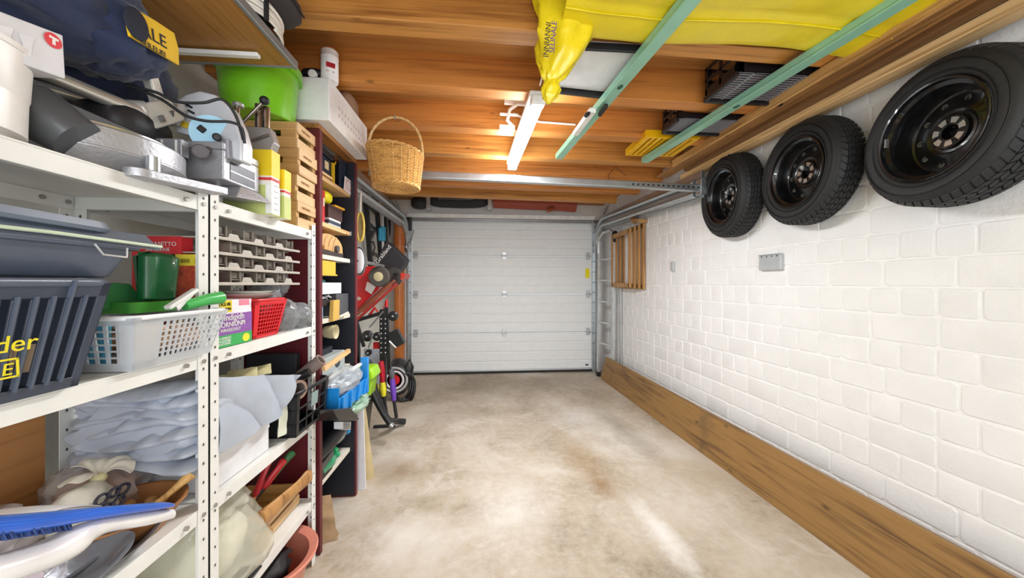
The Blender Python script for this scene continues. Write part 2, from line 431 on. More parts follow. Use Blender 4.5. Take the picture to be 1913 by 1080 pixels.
def door_frame():
    t = thing('door_track_frame', 'galvanised steel door tracks and spring shaft around the garage door', 'door track', (.26, 4.6, 0))
    g = G(); g.bx(-1.02, 1.52, 4.60, 4.66, 2.095, 2.15); g.build('header_rail', WHT, t, bevel=.004)
    g = G(); g.bx(-1.0, 1.5, 4.62, 4.665, 2.065, 2.092); g.bx(-1.0, 1.5, 4.60, 4.64, 2.045, 2.06); g.build('lower_rail', STEEL, t, bevel=.003)
    for s, x in ((-1, -.995), (1, 1.515)):
        g = G(); g.bx(x - .03, x + .03, 4.62, 4.66, .0, 2.1); g.bx(x - .012, x + .012, 4.56, 4.62, .0, 1.98); g.build('vertical_track', STEEL, t, bevel=.003)
        g = G()
        for k in range(14): g.cyl((x - .02 * s, 4.619, .12 + k * .14), (x - .02 * s, 4.613, .12 + k * .14), .006, n=8)
        g.build('bolt', DKG, t)
        # curved and horizontal tracks along the side wall
        for dz, dr in ((0, .0), (-.085, .0)):
            pts = [Vector((x, 4.59, 1.72 + dz))]
            for a in range(0, 91, 15):
                r = .28; pts.append(Vector((x + .02 * s, 4.59 - r + r * math.cos(math.radians(a)), 1.78 + dz + r * math.sin(math.radians(a)))))
            ye = 2.5; ze = 1.78 + .28 + dz - .07
            pts.append(Vector((x + (.10 if s > 0 else .05) * 1, ye, ze)))
            g = G(); g.tube(pts, .034, 8, flat=.8); g.build('horizontal_track', STEEL, t, smooth=30)
        g = G(); g.beam((x + .03 * s, 4.4, 2.085), (x + (.12 if s > 0 else .05), 2.45, 2.045), .03, .05); g.build('upper_rail', STEEL, t, bevel=.003)
        g = G(); g.beam((x + .04 * s, 4.3, 1.955), (x + (.14 if s > 0 else .05), 2.45, 1.90), .03, .06); g.build('lower_side_rail', mat('#9ea3a6', .4, .6), t, bevel=.003)
        g = G(); g.box((x, 4.58, 2.0), (.09, .07, .17)); g.cyl((x - .04, 4.56, 2.03), (x + .04, 4.56, 2.03), .045, n=18); g.build('bracket', DKG if s < 0 else STEEL, t, bevel=.004)
        g = G(); g.beam((x + .04 * s, 4.5, 2.05), (x + .1 * s, 4.35, 2.25), .02, .006); g.build('strap', STEEL, t)
    a, b = A(690, 322, Y=2.45), A(1308, 352, Y=2.45)
    g = G(); g.beam(a, b, .045, .05); g.build('cross_bar', STEEL, t, bevel=.006)
    g = G()
    for k in range(14): q = lerp(a, b, .78 + k * .016); g.box(q + Vector((0, -.0235, 0)), (.012, .004, .012))
    g.build('slots', BLK, t)
    g = G(); g.box(b + Vector((.01, 0, .01)), (.05, .07, .12)); g.build('end_bracket', STEEL, t, bevel=.004)
    g = G(); q = A(772, 430, Y=4.5); g.tube([q, A(768, 450, Y=4.5), A(755, 462, Y=4.5), A(742, 466, Y=4.5)], .01, 8); g.build('cable_loop', mat('#8d9296', .4), t, smooth=40)
door_frame()
# things lying on the lintel
g = G(); c = A(856, 376, Y=4.58); g.ball(c, (.40, .10, .085), 32, 12, p=3.2, amp=.03, freq=2)
t = thing('black_suitcase', 'black fabric case on the wall ledge above the door', 'case', c - Vector((0, 0, .085)))
g.build('body', mat('#26272c', .7, bump=.2), t, smooth=60)
g = G(); g.tube([c + Vector((-.24, -.1, .005)), c + Vector((0, -.104, .0)), c + Vector((.2, -.1, .005))], .004, 6); g.build('zip', STEEL, t)
g = G(); c = A(783, 380, Y=4.5); g.ball(c, (.10, .1, .07), 20, 10, p=3); tag(g.build('shoulder_bag', mat('#202124', .6, bump=.2), smooth=60), 'small black bag above the left corner of the door', 'bag')
g = G(); g.tube([A(922, 378, Y=4.56), A(1062, 383, Y=4.5)], [.075, .085], 24); g.tube([A(1055, 383, Y=4.52), A(1075, 384, Y=4.52)], [.085, .09], 24)
tag(g.build('rolled_mat', mat('#9c4632', .55, bump=.1), smooth=50), 'rust red roll lying above the garage door lintel', 'roll')
for px in (800, 915, 1044):
    g = G(); a = A(px, 366, Y=4.48); bt = A(px, 390, Y=4.48); g.beam(bt, a, .012, .05, up=(1, 0, 0)); g.bx(a.x - .025, a.x + .025, 4.48, 4.66, bt.z - .004, bt.z)
    o = g.build('shelf_bracket', ALU, bevel=.002)
    tag(o, {800: 'leftmost metal hanger strap above the door, beside the black case', 915: 'metal hanger strap between black case and rust red roll', 1044: 'rightmost metal hanger strap over the rust red roll'}[px], 'bracket')
g = G(); g.beam(A(1024, 394, Y=4.4), A(1048, 378, Y=4.55), .05, .04); tag(g.build('wood_block', wood('#a0522d', '#7b3a1c', 'x', 1), bevel=.003), 'reddish wooden batten jutting out above the door right of centre', 'batten')

# ---------------- tyres ----------------
TR = mat('#1d1e20', .7, var=.15, nscale=40, bump=.2, bscale=90); RIM = mat('#0f1014', .28, .3, coat=.6)
HUB = mat('#3b3c40', .2, .9)
def make_wheel(label, loc, rot, r, w):
    # local axis: z = outward face normal; built with radius R=.28, width .16
    t = thing('car_wheel', label, 'wheel', loc, rot=rot, group='car wheels hung on the right wall')
    R, Wd = r, w
    P = [(.188, -.012), (.196, 0), (.205, .003), (.222, .007), (.238, .010), (.250, .008), (.262, .001), (.272, -.014), (.279, -.028), (.281, -.045), (.2815, -.08), (.281, -.115), (.279, -.132), (.27, -.15), (.25, -.165), (.22, -.168), (.19, -.16)]
    k = R / .289; kw = Wd / .16
    g = G(); g.lathe([(a * k, b * kw) for a, b in P], n=72, caps=False)
    g.build('tyre', RUB, t, smooth=50, world=False)
    g = G()
    for rr_ in (.2085, .2135, .243, .2465): g.lathe([(rr_ * k, .004), ((rr_ + .0016) * k, .0105 if rr_ > .22 else .0075), ((rr_ + .003) * k, .004)], n=72, caps=False)
    g.build('sidewall_rib', RUB, t, smooth=50, world=False)
    g = G(); n = 54
    for j, (za, zb_) in enumerate([(-.012, -.036), (-.040, -.058), (-.062, -.080), (-.084, -.102), (-.106, -.124), (-.128, -.15)]):
        for i in range(n):
            a0 = 2 * PI * (i + .5 * (j % 2)) / n; a1 = a0 + 2 * PI / n * .80; sk = (.05 if j % 2 else -.05)
            def q(a, z, rr): return Vector((rr * k * math.cos(a), rr * k * math.sin(a), z * kw))
            ro = lambda z: .2885 if -.13 < z < -.034 else (.2835 if z <= -.13 else (.2865 if z < -.03 else .277)); ri = .268
            g.hexa([q(a0, za, ri), q(a1, za, ri), q(a1 + sk, zb_, ri), q(a0 + sk, zb_, ri), q(a0, za, ro(za)), q(a1, za, ro(za)), q(a1 + sk, zb_, ro(zb_)), q(a0 + sk, zb_, ro(zb_))])
    tag(fixn(g.build('tread_blocks', RUB, t, world=False)), kind='stuff')
    g = G(); g.lathe([(a * k, b * kw) for a, b in [(.186, -.012), (.193, .003), (.190, .006), (.183, .004), (.180, -.012), (.166, -.02), (.160, -.04), (.158, -.075), (.152, -.095), (.146, -.10), (.12, -.098), (.10, -.088), (.085, -.084), (.075, -.09), (.066, -.089), (.06, -.078), (.028, -.078), (.0275, -.115), (.001, -.116)]], n=64, caps=False)
    rim = g.build('rim', RIM, t, smooth=32, world=False)
    def holes(nm, n, rad, hr, z, m, dz=.001, a0=0, nn=14):
        for i in range(n):
            a = a0 + 2 * PI * i / n; c = Vector((rad * k * math.cos(a), rad * k * math.sin(a), z * kw))
            g = G(); g.lathe([(hr * k, -dz), (hr * k, dz), (hr * .78 * k, dz * 1.6), (hr * .74 * k, -dz)], c, n=nn); o = g.build(nm, m, rim, smooth=40, world=False); yield o
    list(holes('vent_hole', 10, .122, .011, -.0965, mat('#5a5a52', .6)))
    list(holes('bolt_hole', 4, .045, .009, -.077, BLK, .0015, .4))
    for i in range(7):
        a = 2 * PI * i / 7; g = G(); pts = []
        for s_ in range(5): pts.append((.034 * k, a + s_ * .13))
        for s_ in range(5): pts.append((.055 * k, a + .52 - s_ * .13))
        g.prism([Vector((p * math.cos(q), p * math.sin(q), -.0765 * kw)) for p, q in pts], (0, 0, .003)); fixn(g.build('hub_segment', mat('#cfd0d2', .2, .7), rim, world=False))
    g = G(); g.box((-.17 * k, .02, -.008), (.007, .035, .012)); g.build('balance_weight', mat('#a8a9aa', .4, .8), rim, world=False)
    return t
def wrot(yaw, pit):
    n = Vector((-math.cos(yaw) * math.cos(pit), -math.sin(yaw) * math.cos(pit), -math.sin(pit)))
    return n.to_track_quat('Z', 'Y').to_euler()
make_wheel('largest-looking black car wheel on the right wall, cut off by the frame', (1.62, 1.13, 1.778), wrot(-.158, -.055), .269, .15)
make_wheel('middle of the three black car wheels on the right wall', (1.647, 1.70, 1.812), wrot(-.12, -.03), .276, .122)
make_wheel('black car wheel furthest into the garage, nearest the steel cross bar', (1.625, 2.243, 1.822), wrot(-.135, .03), .284, .13)
for y, z, lab in ((1.13, 1.8, 'steel peg behind the hub of the nearest car wheel'), (1.70, 1.83, 'steel peg behind the hub of the middle car wheel'), (2.243, 1.84, 'steel peg behind the hub of the furthest car wheel')):
    g = G(); g.cyl((WX(y) + .01, y, z), (WX(y) - .075, y, z + .005), .011, n=10); g.cyl((WX(y) - .075, y, z + .005), (WX(y) - .085, y, z + .02), .011, n=10)
    tag(g.build('wall_peg', STEEL, smooth=40), lab, 'peg', 'pegs holding the car wheels')

# ---------------- overhead timber, rails, crates ----------------
PW = wood('#d6a768', '#a0703a', 'y', 1.1, .5); PW2 = wood('#e6c08a', '#b68a54', 'y', 1.1, .5)
def plank(lab, p0, p1, w, h, m):
    g = G(); g.beam(p0, p1, w, h); o = g.build('wooden_plank', m, bevel=.003); return tag(o, lab, 'plank', 'planks stored under the joists')
plank('long wooden plank under the joists, innermost with its face toward the door', A(1257, 306, Z=2.13), (1.44, .1, 2.10), .012, .05, PW)
plank('long flat brown plank under the joists behind the narrow edge board', (1.535, 2.86, 2.145), (1.52, .1, 2.13), .10, .016, wood('#a87a48', '#6d4823', 'y', 1.1, .5))
plank('long dark plank set on edge above the car wheels', (1.60, 2.6, 2.125), (1.60, .1, 2.115), .05, .03, wood('#7a5634', '#4d3219', 'y', 1, .5))
plank('pale squared batten nearest above the car wheels', (1.63, 2.7, 2.095), (1.67, .1, 2.085), .045, .04, PW2)
plank('pale flat board touching the brick wall above the car wheels', (1.69, 2.62, 2.10), (1.745, .1, 2.10), .07, .02, PW2)
# mint green rails
MINT = mat('#8fc4aa', .35, .1, var=.05, coat=.2)
def rail(lab, p0, p1, holes):
    t = thing('metal_rail', lab, 'rail', p0, group='mint green rails under the joists')
    p0, p1 = Vector(p0), Vector(p1); d = (p1 - p0).normalized(); s = d.cross(Vector((0, 0, 1))).normalized()
    g = G(); g.beam(p0, p1, .05, .012); g.beam(p0 + s * .022 + Vector((0, 0, .014)), p1 + s * .022 + Vector((0, 0, .014)), .006, .03); g.beam(p0 - s * .022 + Vector((0, 0, .014)), p1 - s * .022 + Vector((0, 0, .014)), .006, .03)
    g.build('channel', MINT, t, bevel=.002)
    for f in holes:
        q = lerp(p0, p1, f); g = G(); M = d.to_track_quat('X', 'Z').to_matrix().to_4x4()
        g.lathe([(.010, -.0075), (.011, -.0065), (.008, -.0062)], q, M, n=14, sx=1.8); g.build('slot', mat('#2f5a4b', .5), t)
rail('mint green metal rail hanging under the joists nearest the fluorescent lamp', A(1044, 296, Z=2.09), A(1420, -150, Z=2.09), (.56,))
rail('mint green metal rail hanging under the joists nearest the car wheels', A(1204, 303, Z=2.09), A(1850, -95, Z=2.09), (.5,))
t = thing('spirit_level', 'short white tube with black oval ends lying along the mint green rail', 'tube', A(1092, 225, Z=2.07))
g = G(); g.beam(A(1075, 250, Z=2.065), A(1108, 205, Z=2.065), .035, .025); g.build('body', WHT, t, bevel=.006)
g = G(); q = A(1097, 214, Z=2.05); g.ball(q, (.014, .03, .006), 16, 8); g.build('end_cap', BLK, t, smooth=60)
g = G(); g.beam(A(1120, 215, Z=2.068), A(1133, 197, Z=2.068), .018, .018); g.build('grip', BLK, t, bevel=.003)
t['label'] = 'short white and black spirit level lying along the mint green rail'; t['category'] = 'level'
# fluorescent lamp
a, b = A(1006, 186, Z=2.085), A(957, 312, Z=2.10)
d = (b - a).normalized(); up = Vector((0, 0, 1))
t = thing('fluorescent_lamp', 'white fluorescent tube lamp shining beneath the joists', 'lamp', (a + b) / 2)
g = G(); g.beam(a + up * .03, b + up * .03, .085, .03); g.build('housing', WHT, t, bevel=.008)
g = G(); g.beam(a + d * .05, b - d * .03, .065, .04); g.build('diffuser', mat('#fbfdff', .3, var=0, emit=9), t, bevel=.016, seg=4)
for p, q in ((a - d * .01, a + d * .05), (b - d * .03, b + d * .01)):
    g = G(); g.beam(p, q, .07, .045); g.build('end_cap', WHT, t, bevel=.01)
g = G(); g.tube([a + up * .05 - d * .03, a + up * .08 - d * .2, a + up * .07 - d * .3], .004, 6); g.build('power_cord', WHT, t)
# white clamp fixing left of lamp
t = thing('lamp_bracket', 'white metal bracket arm clamped to a joist left of the lamp', 'bracket', A(955, 215, Y=2.05))
g = G(); g.beam(A(942, 190, Y=2.06), A(1000, 195, Y=2.06), .02, .03); g.build('top_plate', WHT, t, bevel=.003)
g = G(); g.beam(A(933, 238, Y=2.06), A(962, 240, Y=2.06), .02, .03); g.build('foot_plate', WHT, t, bevel=.003)
g = G(); g.tube([A(958, 236, Y=2.05), A(948, 225, Y=2.05), A(952, 205, Y=2.05), A(966, 195, Y=2.05)], .011, 8); g.cyl(A(934, 213, Y=2.05), A(968, 215, Y=2.05), .009, n=8); g.build('arm', WHT, t, smooth=40)
g = G(); g.tube([A(960, 212, Y=2.1), A(980, 222, Y=2.1), A(1010, 228, Y=2.1), A(1075, 233, Y=2.1)], .006, 8); tag(g.build('conduit_pipe', WHT, smooth=40), 'thin white conduit running right from the lamp bracket', 'conduit')
g = G(); g.tube([A(1140, 340, Y=2.93), A(1136, 328, Y=2.93), A(1150, 312, Y=2.93), A(1170, 328, Y=2.93)], .003, 6); tag(g.build('bent_wire', mat('#5a4632', .5)), 'thin bent brown wire sticking out under a joist', 'wire')
# white panel with black edge
t = thing('foam_box', 'flat white plastic box with black edge stored between joists by the yellow bag', 'box', (.42, 1.5, 2.17))
g = G(); q = [A(1015, 160, Z=2.14), A(1128, 172, Z=2.14), A(1198, 92, Z=2.14), A(1085, 86, Z=2.14)]
g.prism(q, (0, 0, .06)); fixn(g.build('body', mat('#d9dbdc', .45), t, bevel=.004))
g = G(); g.beam(A(1013, 165, Z=2.135), A(1128, 178, Z=2.135), .02, .03); g.build('black_edge', BLK, t, bevel=.003)
g = G(); g.beam(A(1083, 86, Z=2.135), A(1198, 92, Z=2.135), .012, .03); g.build('black_edge', BLK, t, bevel=.003)
# black storage crates on top
def black_crate(lab, c0, c1, c2, c3, h, n1, n2, col='#1c1718'):
    m = mat(col, .45); t = thing('plastic_crate', lab, 'crate', (c0 + c2) / 2)
    u = Vector((0, 0, h)); q = [c0, c1, c2, c3]
    g = G(); bars(g, q, grid_rects(n1, n2, .010, .03), (0, 0, .006)); g.build('base_grid', mat('#8a888c', .45), t)
    g = G()
    for i in range(4):
        a_, b_ = q[i], q[(i + 1) % 4]; cen = (c0 + c2) / 2; nrm = (cen - (a_ + b_) / 2); nrm.z = 0; nrm = nrm.normalized() * .006
        bars(g, [a_, b_, b_ + u, a_ + u], [(0, 1, 0, .3), (0, 1, .88, 1), (0, .08, 0, 1), (.92, 1, 0, 1), (.46, .54, 0, 1), (0, 1, .5, .62)], nrm)
    fixn(g.build('walls', m, t, bevel=.002))
    for a_, b_ in ((c0, c3), (c0, c1)):
        g = G(); g.beam(a_ + Vector((0, 0, -.004)), b_ + Vector((0, 0, -.004)), .018, .022); g.build('foot_rim', m, t, bevel=.003)
    return t
z = 2.13
def rect(x0, x1, y0, y1, z): return Vector((x0, y1, z)), Vector((x0, y0, z)), Vector((x1, y0, z)), Vector((x1, y1, z))
q = A(1317, 186, Z=2.135); black_crate('black mesh-bottom plastic crate between the joists, nearer one behind the green rail', *rect(q.x, 1.50, 1.40, q.y, 2.135), .15, 13, 5)
q = A(1238, 246, Z=2.135); black_crate('black mesh-bottom plastic crate between the joists, further one behind the green rail', *rect(q.x, 1.48, 1.82, q.y, 2.135), .12, 14, 5)
# yellow crate
t = thing('yellow_crate', 'small yellow slatted plastic crate resting under the joists', 'crate', A(1200, 280, Z=2.14))
YC = mat('#edb80c', .35); q0 = A(1172, 290, Z=2.135); q1 = A(1238, 290, Z=2.135)
for i in range(9):
    g = G(); x = q0.x + .01 + i * .038; g.bx(x - .011, x + .011, q0.y - .30, q0.y, 2.132, 2.145); g.build('slat', YC, t, bevel=.002)
g = G(); g.bx(q0.x - .012, q0.x, q0.y - .31, q0.y + .01, 2.135, 2.18); g.bx(q0.x + .33, q0.x + .342, q0.y - .31, q0.y + .01, 2.135, 2.18); g.bx(q0.x, q0.x + .33, q0.y - .31, q0.y - .298, 2.130, 2.18); g.bx(q0.x, q0.x + .33, q0.y, q0.y + .012, 2.135, 2.18); g.build('walls', YC, t, bevel=.003)
# yellow vinyl
YV = mat('#e8d21c', .38, var=.05, coat=.15, bump=.12, bscale=12)
t = thing('yellow_airbed', 'yellow vinyl sheet with seams lying across the green rails overhead', 'sheet', (.9, .9, 2.16))
c = [(.27, 1.225, 2.128), (1.48, 1.25, 2.118), (1.5, .2, 2.118), (.22, .2, 2.128)]
g = G()
def yv(u, v):
    p = bil([Vector(k) for k in c], u, v); s = abs(math.sin(v * PI * 6.5)); z = -.007 * s ** .5 * 1.0 + .003 * mnoise.noise(p * 9)
    y = p.y + .018 * math.sin(u * 7) * (1 - v); return Vector((p.x, y, p.z + .004 + z))
g.sheet(yv, 60, 90, .02); fixn(g.build('vinyl_sheet', YV, t, smooth=60))
for v in (.12, .28, .43):
    g = G(); g.tube([yv(u / 20, v) + Vector((0, 0, -.003)) for u in range(21)], .003, 6); g.build('seam', mat('#d9c40e', .4), t, smooth=60)
# hanging yellow plastic bag
t = thing('yellow_plastic_bag', 'crumpled yellow plastic bag hanging twisted beside the lamp end', 'bag', A(1060, 60, Y=1.22) )
rows = [(-60, 1065, 70), (0, 1073, 60), (40, 1066, 58), (80, 1052, 50), (115, 1040, 38), (140, 1034, 24), (152, 1031, 12), (165, 1030, 17), (182, 1027, 14), (194, 1024, 4)]
g = G(); rings = []
for j in range(46):
    f = j / 45 * (len(rows) - 1); i = min(int(f), len(rows) - 2); w = f - i
    py, cx, hw = [rows[i][k] * (1 - w) + rows[i + 1][k] * w for k in range(3)]
    cc = A(cx, py, Y=1.22); hwm = hw * 1.22 / 640; ring = []
    for k in range(40):
        a = 2 * PI * k / 40; rr = 1 + .34 * mnoise.fractal(Vector((math.cos(a) * 1.6, math.sin(a) * 1.6, j * .075)), 1, 2, 4) + .09 * math.sin(6 * a + j * .3 + 2 * math.sin(j * .2)) 
        ring.append(cc + Vector((math.cos(a) * hwm * rr, math.sin(a) * hwm * .65 * rr, 0)))
    rings.append(ring)
g.loft(rings); YB = mat('#e8cf20', .22, var=.12, nscale=8, bump=.35, bscale=25, coat=.4); fixn(g.build('bag', YB, t, smooth=80))
for i, s in enumerate(('INNIANNI', 'SELINALE')):
    o = A(1024 + i * 11, 108 - i * 8, Y=1.125); text(s, .026, o, (A(1033 + i * 11, 5, Y=1.125) - o), (-.9, 0, .45), mat('#5c3f8a' if i else '#2e2a3a', .5), t)

# ---------------- right wall things ----------------
g = G(); PK = wood('#b58850', '#80582a', 'y', .8, .55, dark='#6e5a45'); PK = wood('#b58850', '#855c2d', 'y', .8, .55, dark='#5d4c3a') if 0 else wood('#94703f', '#64472a', 'y', .8, .55, dark='#574634')
b0, b1 = A(1122, 708, Z=0), A(1620, 1075, Z=0); dd = (b0 - b1).normalized(); be = b1 - dd * 1.0
tx = Vector((.065, 0, .285)); pt = Vector((.04, 0, -.012))
g.hexa([b0, be, be + pt + Vector((0, 0, .012)), b0 + pt + Vector((0, 0, .012)), b0 + tx, be + tx, be + tx + pt, b0 + tx + pt])
o = fixn(g.build('wooden_board', PK, bevel=.003)); tag(o, 'long worn wooden board on edge along the foot of the right wall', 'board')
def plate(px, py, w, h, lab, detail=True):
    c = A(px, py, X=1.7); c = A(px, py, X=WX(c.y)); M = Matrix.Translation(c) @ Matrix.Rotation(ang, 4, 'Z')
    t = thing('switch_box', lab, 'switch', c - Vector((0, 0, h / 2)))
    m = mat('#b8bdc0', .4, .2); g = G(); g.box((-.012, 0, 0), (.035, w, h)); g.build('cover', m, t, bevel=.006, xf=M)
    if detail:
        for k in range(4): g = G(); g.cyl((-.032, -w * .35 + k * w * .23, h * .36), (-.029, -w * .35 + k * w * .23, h * .36), .004, n=8); g.build('screw', DKG, t, xf=M)
        g = G(); g.box((-.0305, 0, h * .46), (.004, w * .96, .006)); g.build('lid_edge', mat('#8d9598', .4), t, xf=M)
plate(1445, 490, .155, .098, 'square grey junction box on the white brick wall'); plate(1260, 498, .045, .085, 'small narrow grey switch on the white brick wall', False)
# wooden frames hanging
FW = wood('#b98b52', '#805325', 'z', .8, .5)
def frame(x, y0, y1, z0, z1, w, lab):
    t = thing('picture_frame', lab, 'frame', (x, (y0 + y1) / 2, z0), group='empty wooden frames by the ladder')
    for (a_, b_) in (((x, y0, z0), (x, y0, z1)), ((x, y1, z0), (x, y1, z1))):
        g = G(); g.beam(a_, b_, .02, w, up=(0, 1, 0)); g.build('upright', FW, t, bevel=.003)
    for z_ in (z0 + w / 2, z1 - w / 2):
        g = G(); g.beam((x, y0, z_), (x, y1, z_), .02, w); g.build('crosspiece', FW, t, bevel=.003)
for i in range(4): frame(1.675 - .03 * i, 3.50 + .045 * i, 4.0 + .045 * i, 1.16 + .006 * i, 1.86 - .012 * i, .05, ['empty wooden frame lying flattest against the brick wall', 'empty wooden frame second from the brick wall', 'empty wooden frame second from the aisle', 'foremost empty wooden frame of the hung stack'][i])
t = thing('frame_peg', 'wooden peg rail with a knot holding the empty frames', 'peg', (1.6, 3.46, 1.85))
g = G(); g.beam((1.53, 3.46, 1.875), (1.69, 3.46, 1.875), .03, .035); g.build('hanging_peg', FW, t, bevel=.003)
g = G(); g.cyl((1.56, 3.43, 1.865), (1.56, 3.49, 1.895), .03, n=12); g.build('knot', wood('#8a6236', '#5d3d1c', 'z'), t, smooth=40)
# folded aluminium ladder
t = thing('aluminium_ladder', 'folded aluminium ladder standing in the corner right of the door', 'ladder', (1.55, 4.3, 0))
for (x, y) in ((1.50, 4.42), (1.585, 4.13)):
    g = G(); g.beam((x, y, .05), (x + .02, y + .0, 1.78), .035, .06, up=(0, 1, 0)); g.build('stile', ALU, t, bevel=.004)
    g = G(); g.beam((x, y, .0), (x, y, .06), .045, .07, up=(0, 1, 0)); g.build('foot', BLK, t, bevel=.004)
for z in (.45, .72, .99, 1.26, 1.53):
    g = G(); g.beam((1.50, 4.42, z), (1.585, 4.13, z), .05, .022); g.build('rung', ALU, t, bevel=.003)
g = G(); g.tube([(1.50, 4.42, 1.62), (1.50, 4.41, 1.80), (1.53, 4.32, 1.88), (1.58, 4.2, 1.89), (1.61, 4.13, 1.83)], .02, 10); g.build('top_bow', ALU, t, smooth=40)
g = G(); g.ball((1.605, 4.12, 1.80), (.03, .05, .075), 14, 10, p=3); g.build('hinge_cap', BLK, t, smooth=50)
g = G(); g.beam((1.655, 4.05, .1), (1.65, 4.05, 1.35), .02, .03, up=(0, 1, 0)); tag(g.build('steel_strip', ALU, bevel=.002), 'slim metal strip leaning upright between the ladder and the brick wall', 'strip')
def fb(px0, px1, pyt, pyb, X, depth):
    pm = (px0 + px1) / 2; return X - depth, X, A(px0, 530, X=X).y, A(px1, 530, X=X).y, A(pm, pyb, X=X).z, A(pm, pyt, X=X).z
def ff(px0, px1, pyt, pyb, Y, depth):
    pm = (px0 + px1) / 2; return A(px0, 530, Y=Y).x, A(px1, 530, Y=Y).x, Y, Y + depth, A(pm, pyb, Y=Y).z, A(pm, pyt, Y=Y).z
XF, XB = -.74, -1.07
SZ = [.28, .63, 1.035, 1.45]
SLOT = mat('#4c4a47', .6, var=0)
def shelving(lab, y0, y1, tops):
    t = thing('metal_shelving', lab, 'shelf unit', ((XF + XB) / 2, (y0 + y1) / 2, 0), group='white slotted metal shelving units')
    for fx, sx in ((XF, -1), (XB, 1)):
        for fy, sy in ((y0, 1), (y1, -1)):
            g = G(); g.bx(min(fx, fx + sx * .002), max(fx, fx + sx * .002), min(fy, fy + sy * .032), max(fy, fy + sy * .032), 0, tops)
            g.bx(min(fx, fx + sx * .032), max(fx, fx + sx * .032), min(fy, fy + sy * .002), max(fy, fy + sy * .002), 0, tops)
            p = g.build('post', WMET, t)
            g = G(); k = .045
            while k < tops - .02:
                c = fy + sy * .018
                for e in (1,):
                    q = fx + (.0006 if fx == XF else .0026); g.lathe([(.0024, 0), (.0024, .0008)], (q, c, k), Matrix.Rotation(PI / 2, 4, 'Y'), n=6, sx=1.7)
                    g.lathe([(.0026, 0), (.0026, .0008)], (fx + sx * .018, fy - .001 if sy > 0 else fy - .0026, k), Matrix.Rotation(PI / 2, 4, 'X'), n=6, sy=2)
                k += .05
            tag(g.build('slots', SLOT, p), kind='stuff')
    for z in SZ:
        if z > tops: continue
        g = G(); e = .003
        g.bx(XB + e, XF - e, y0 + e, y1 - e, z - .004, z); g.bx(XF - e - .002, XF - e, y0 + e, y1 - e, z - .038, z - .004); g.bx(XB + e, XB + e + .002, y0 + e, y1 - e, z - .038, z - .004)
        g.bx(XB + .006, XF - .006, y0 + e, y0 + e + .002, z - .036, z - .004); g.bx(XB + .006, XF - .006, y1 - e - .002, y1 - e, z - .036, z - .004)
        g.bx(XF - .02, XF - .006, y0 + e, y1 - e, z - .0375, z - .0355)
        sh = g.build('shelf', WMET, t, bevel=.0012)
        g = G()
        for yy in (y0 + .018, y0 + .07, y1 - .018, y1 - .07):
            g.cyl((XF - .004, yy, z - .02), (XF + .004, yy, z - .02), .0055, n=8)
            g.cyl((XB + .004, yy, z - .02), (XB + .009, yy, z - .02), .006, n=8)
        tag(g.build('bolt', mat('#a6a39c', .4, .6), sh), kind='stuff')
    return t
shelving('white slotted metal shelving unit nearest the viewer, carrying the mitre saw', .28, .985, 1.475)
shelving('white slotted metal shelving unit between the nearer unit and the dark red bookcase', .988, 1.572, 1.475)
# board behind lower near bay
g = G(); g.bx(-1.095, -1.075, .25, .93, .55, 1.0); tag(g.build('plywood_sheet', wood('#b07a45', '#8a5a2d', 'y', .6, .5, knots=False)), 'brown wooden panel behind the lower shelf of the nearest shelving unit', 'panel')
# ---- dark red bookcase ----
BUR = mat('#5e1620', .45, var=.06); NAVY = mat('#171a26', .5, var=.05); PINE = wood('#dcb684', '#b98a55', 'y', .9, .5)
t = thing('bookcase', 'tall dark red open bookcase with pine shelves next to the metal shelving', 'bookcase', (-.92, 1.83, 0))
for y, nm in ((1.60, 0), (2.03, 1)):
    g = G(); g.bx(-1.09, -.735, y, y + .025, 0, 1.915); g.build('side_panel', BUR, t, bevel=.002)
g = G(); g.bx(-1.07, -.742, 2.0265, 2.03, .01, 1.91); g.build('inner_lining', NAVY, t)
g = G(); g.bx(-1.09, -1.08, 1.625, 2.03, 0, 1.91); g.build('back_panel', NAVY, t)
for z in (1.735, 1.515, 1.36, 1.05, .765, .285):
    g = G(); g.bx(-1.08, -.765, 1.627, 2.0262, z - .022, z); g.build('shelf', PINE if z > 1.4 else mat('#d8d2c4', .5), t, bevel=.002)
g = G(); g.cyl((-.752, 2.05, 1.60), (-.752, 2.05, 1.93), .012, n=10); g.build('chrome_edge', STEEL, t, smooth=40)
# white box over it
t = thing('white_cabinet', 'long white perforated box on a wooden frame on top of the bookcase', 'cabinet', (-.9, 1.81, 1.917))
g = G(); g.bx(-1.12, -.68, 1.567, 2.058, 1.94, 2.128); g.build('body', mat('#e9e9e8', .45), t, bevel=.006)
g = G()
for r in range(2):
    for i in range(9): g.bx(-.6805, -.6785, 1.66 + i * .036, 1.672 + i * .036, 2.0 + r * .035 + .0, 2.014 + r * .035)
g.build('vent_slots', mat('#b9bcc2', .5), t)
WF = wood('#a87038', '#7c4d24', 'y', .9, .5)
for a in ((-1.09, -.74, 1.60, 1.63), (-1.09, -.74, 2.0, 2.055), (-.80, -.74, 1.63, 2.0), (-1.09, -1.04, 1.63, 2.0)):
    g = G(); g.bx(*a, 1.918, 1.94); g.build('base_frame', WF, t, bevel=.002)
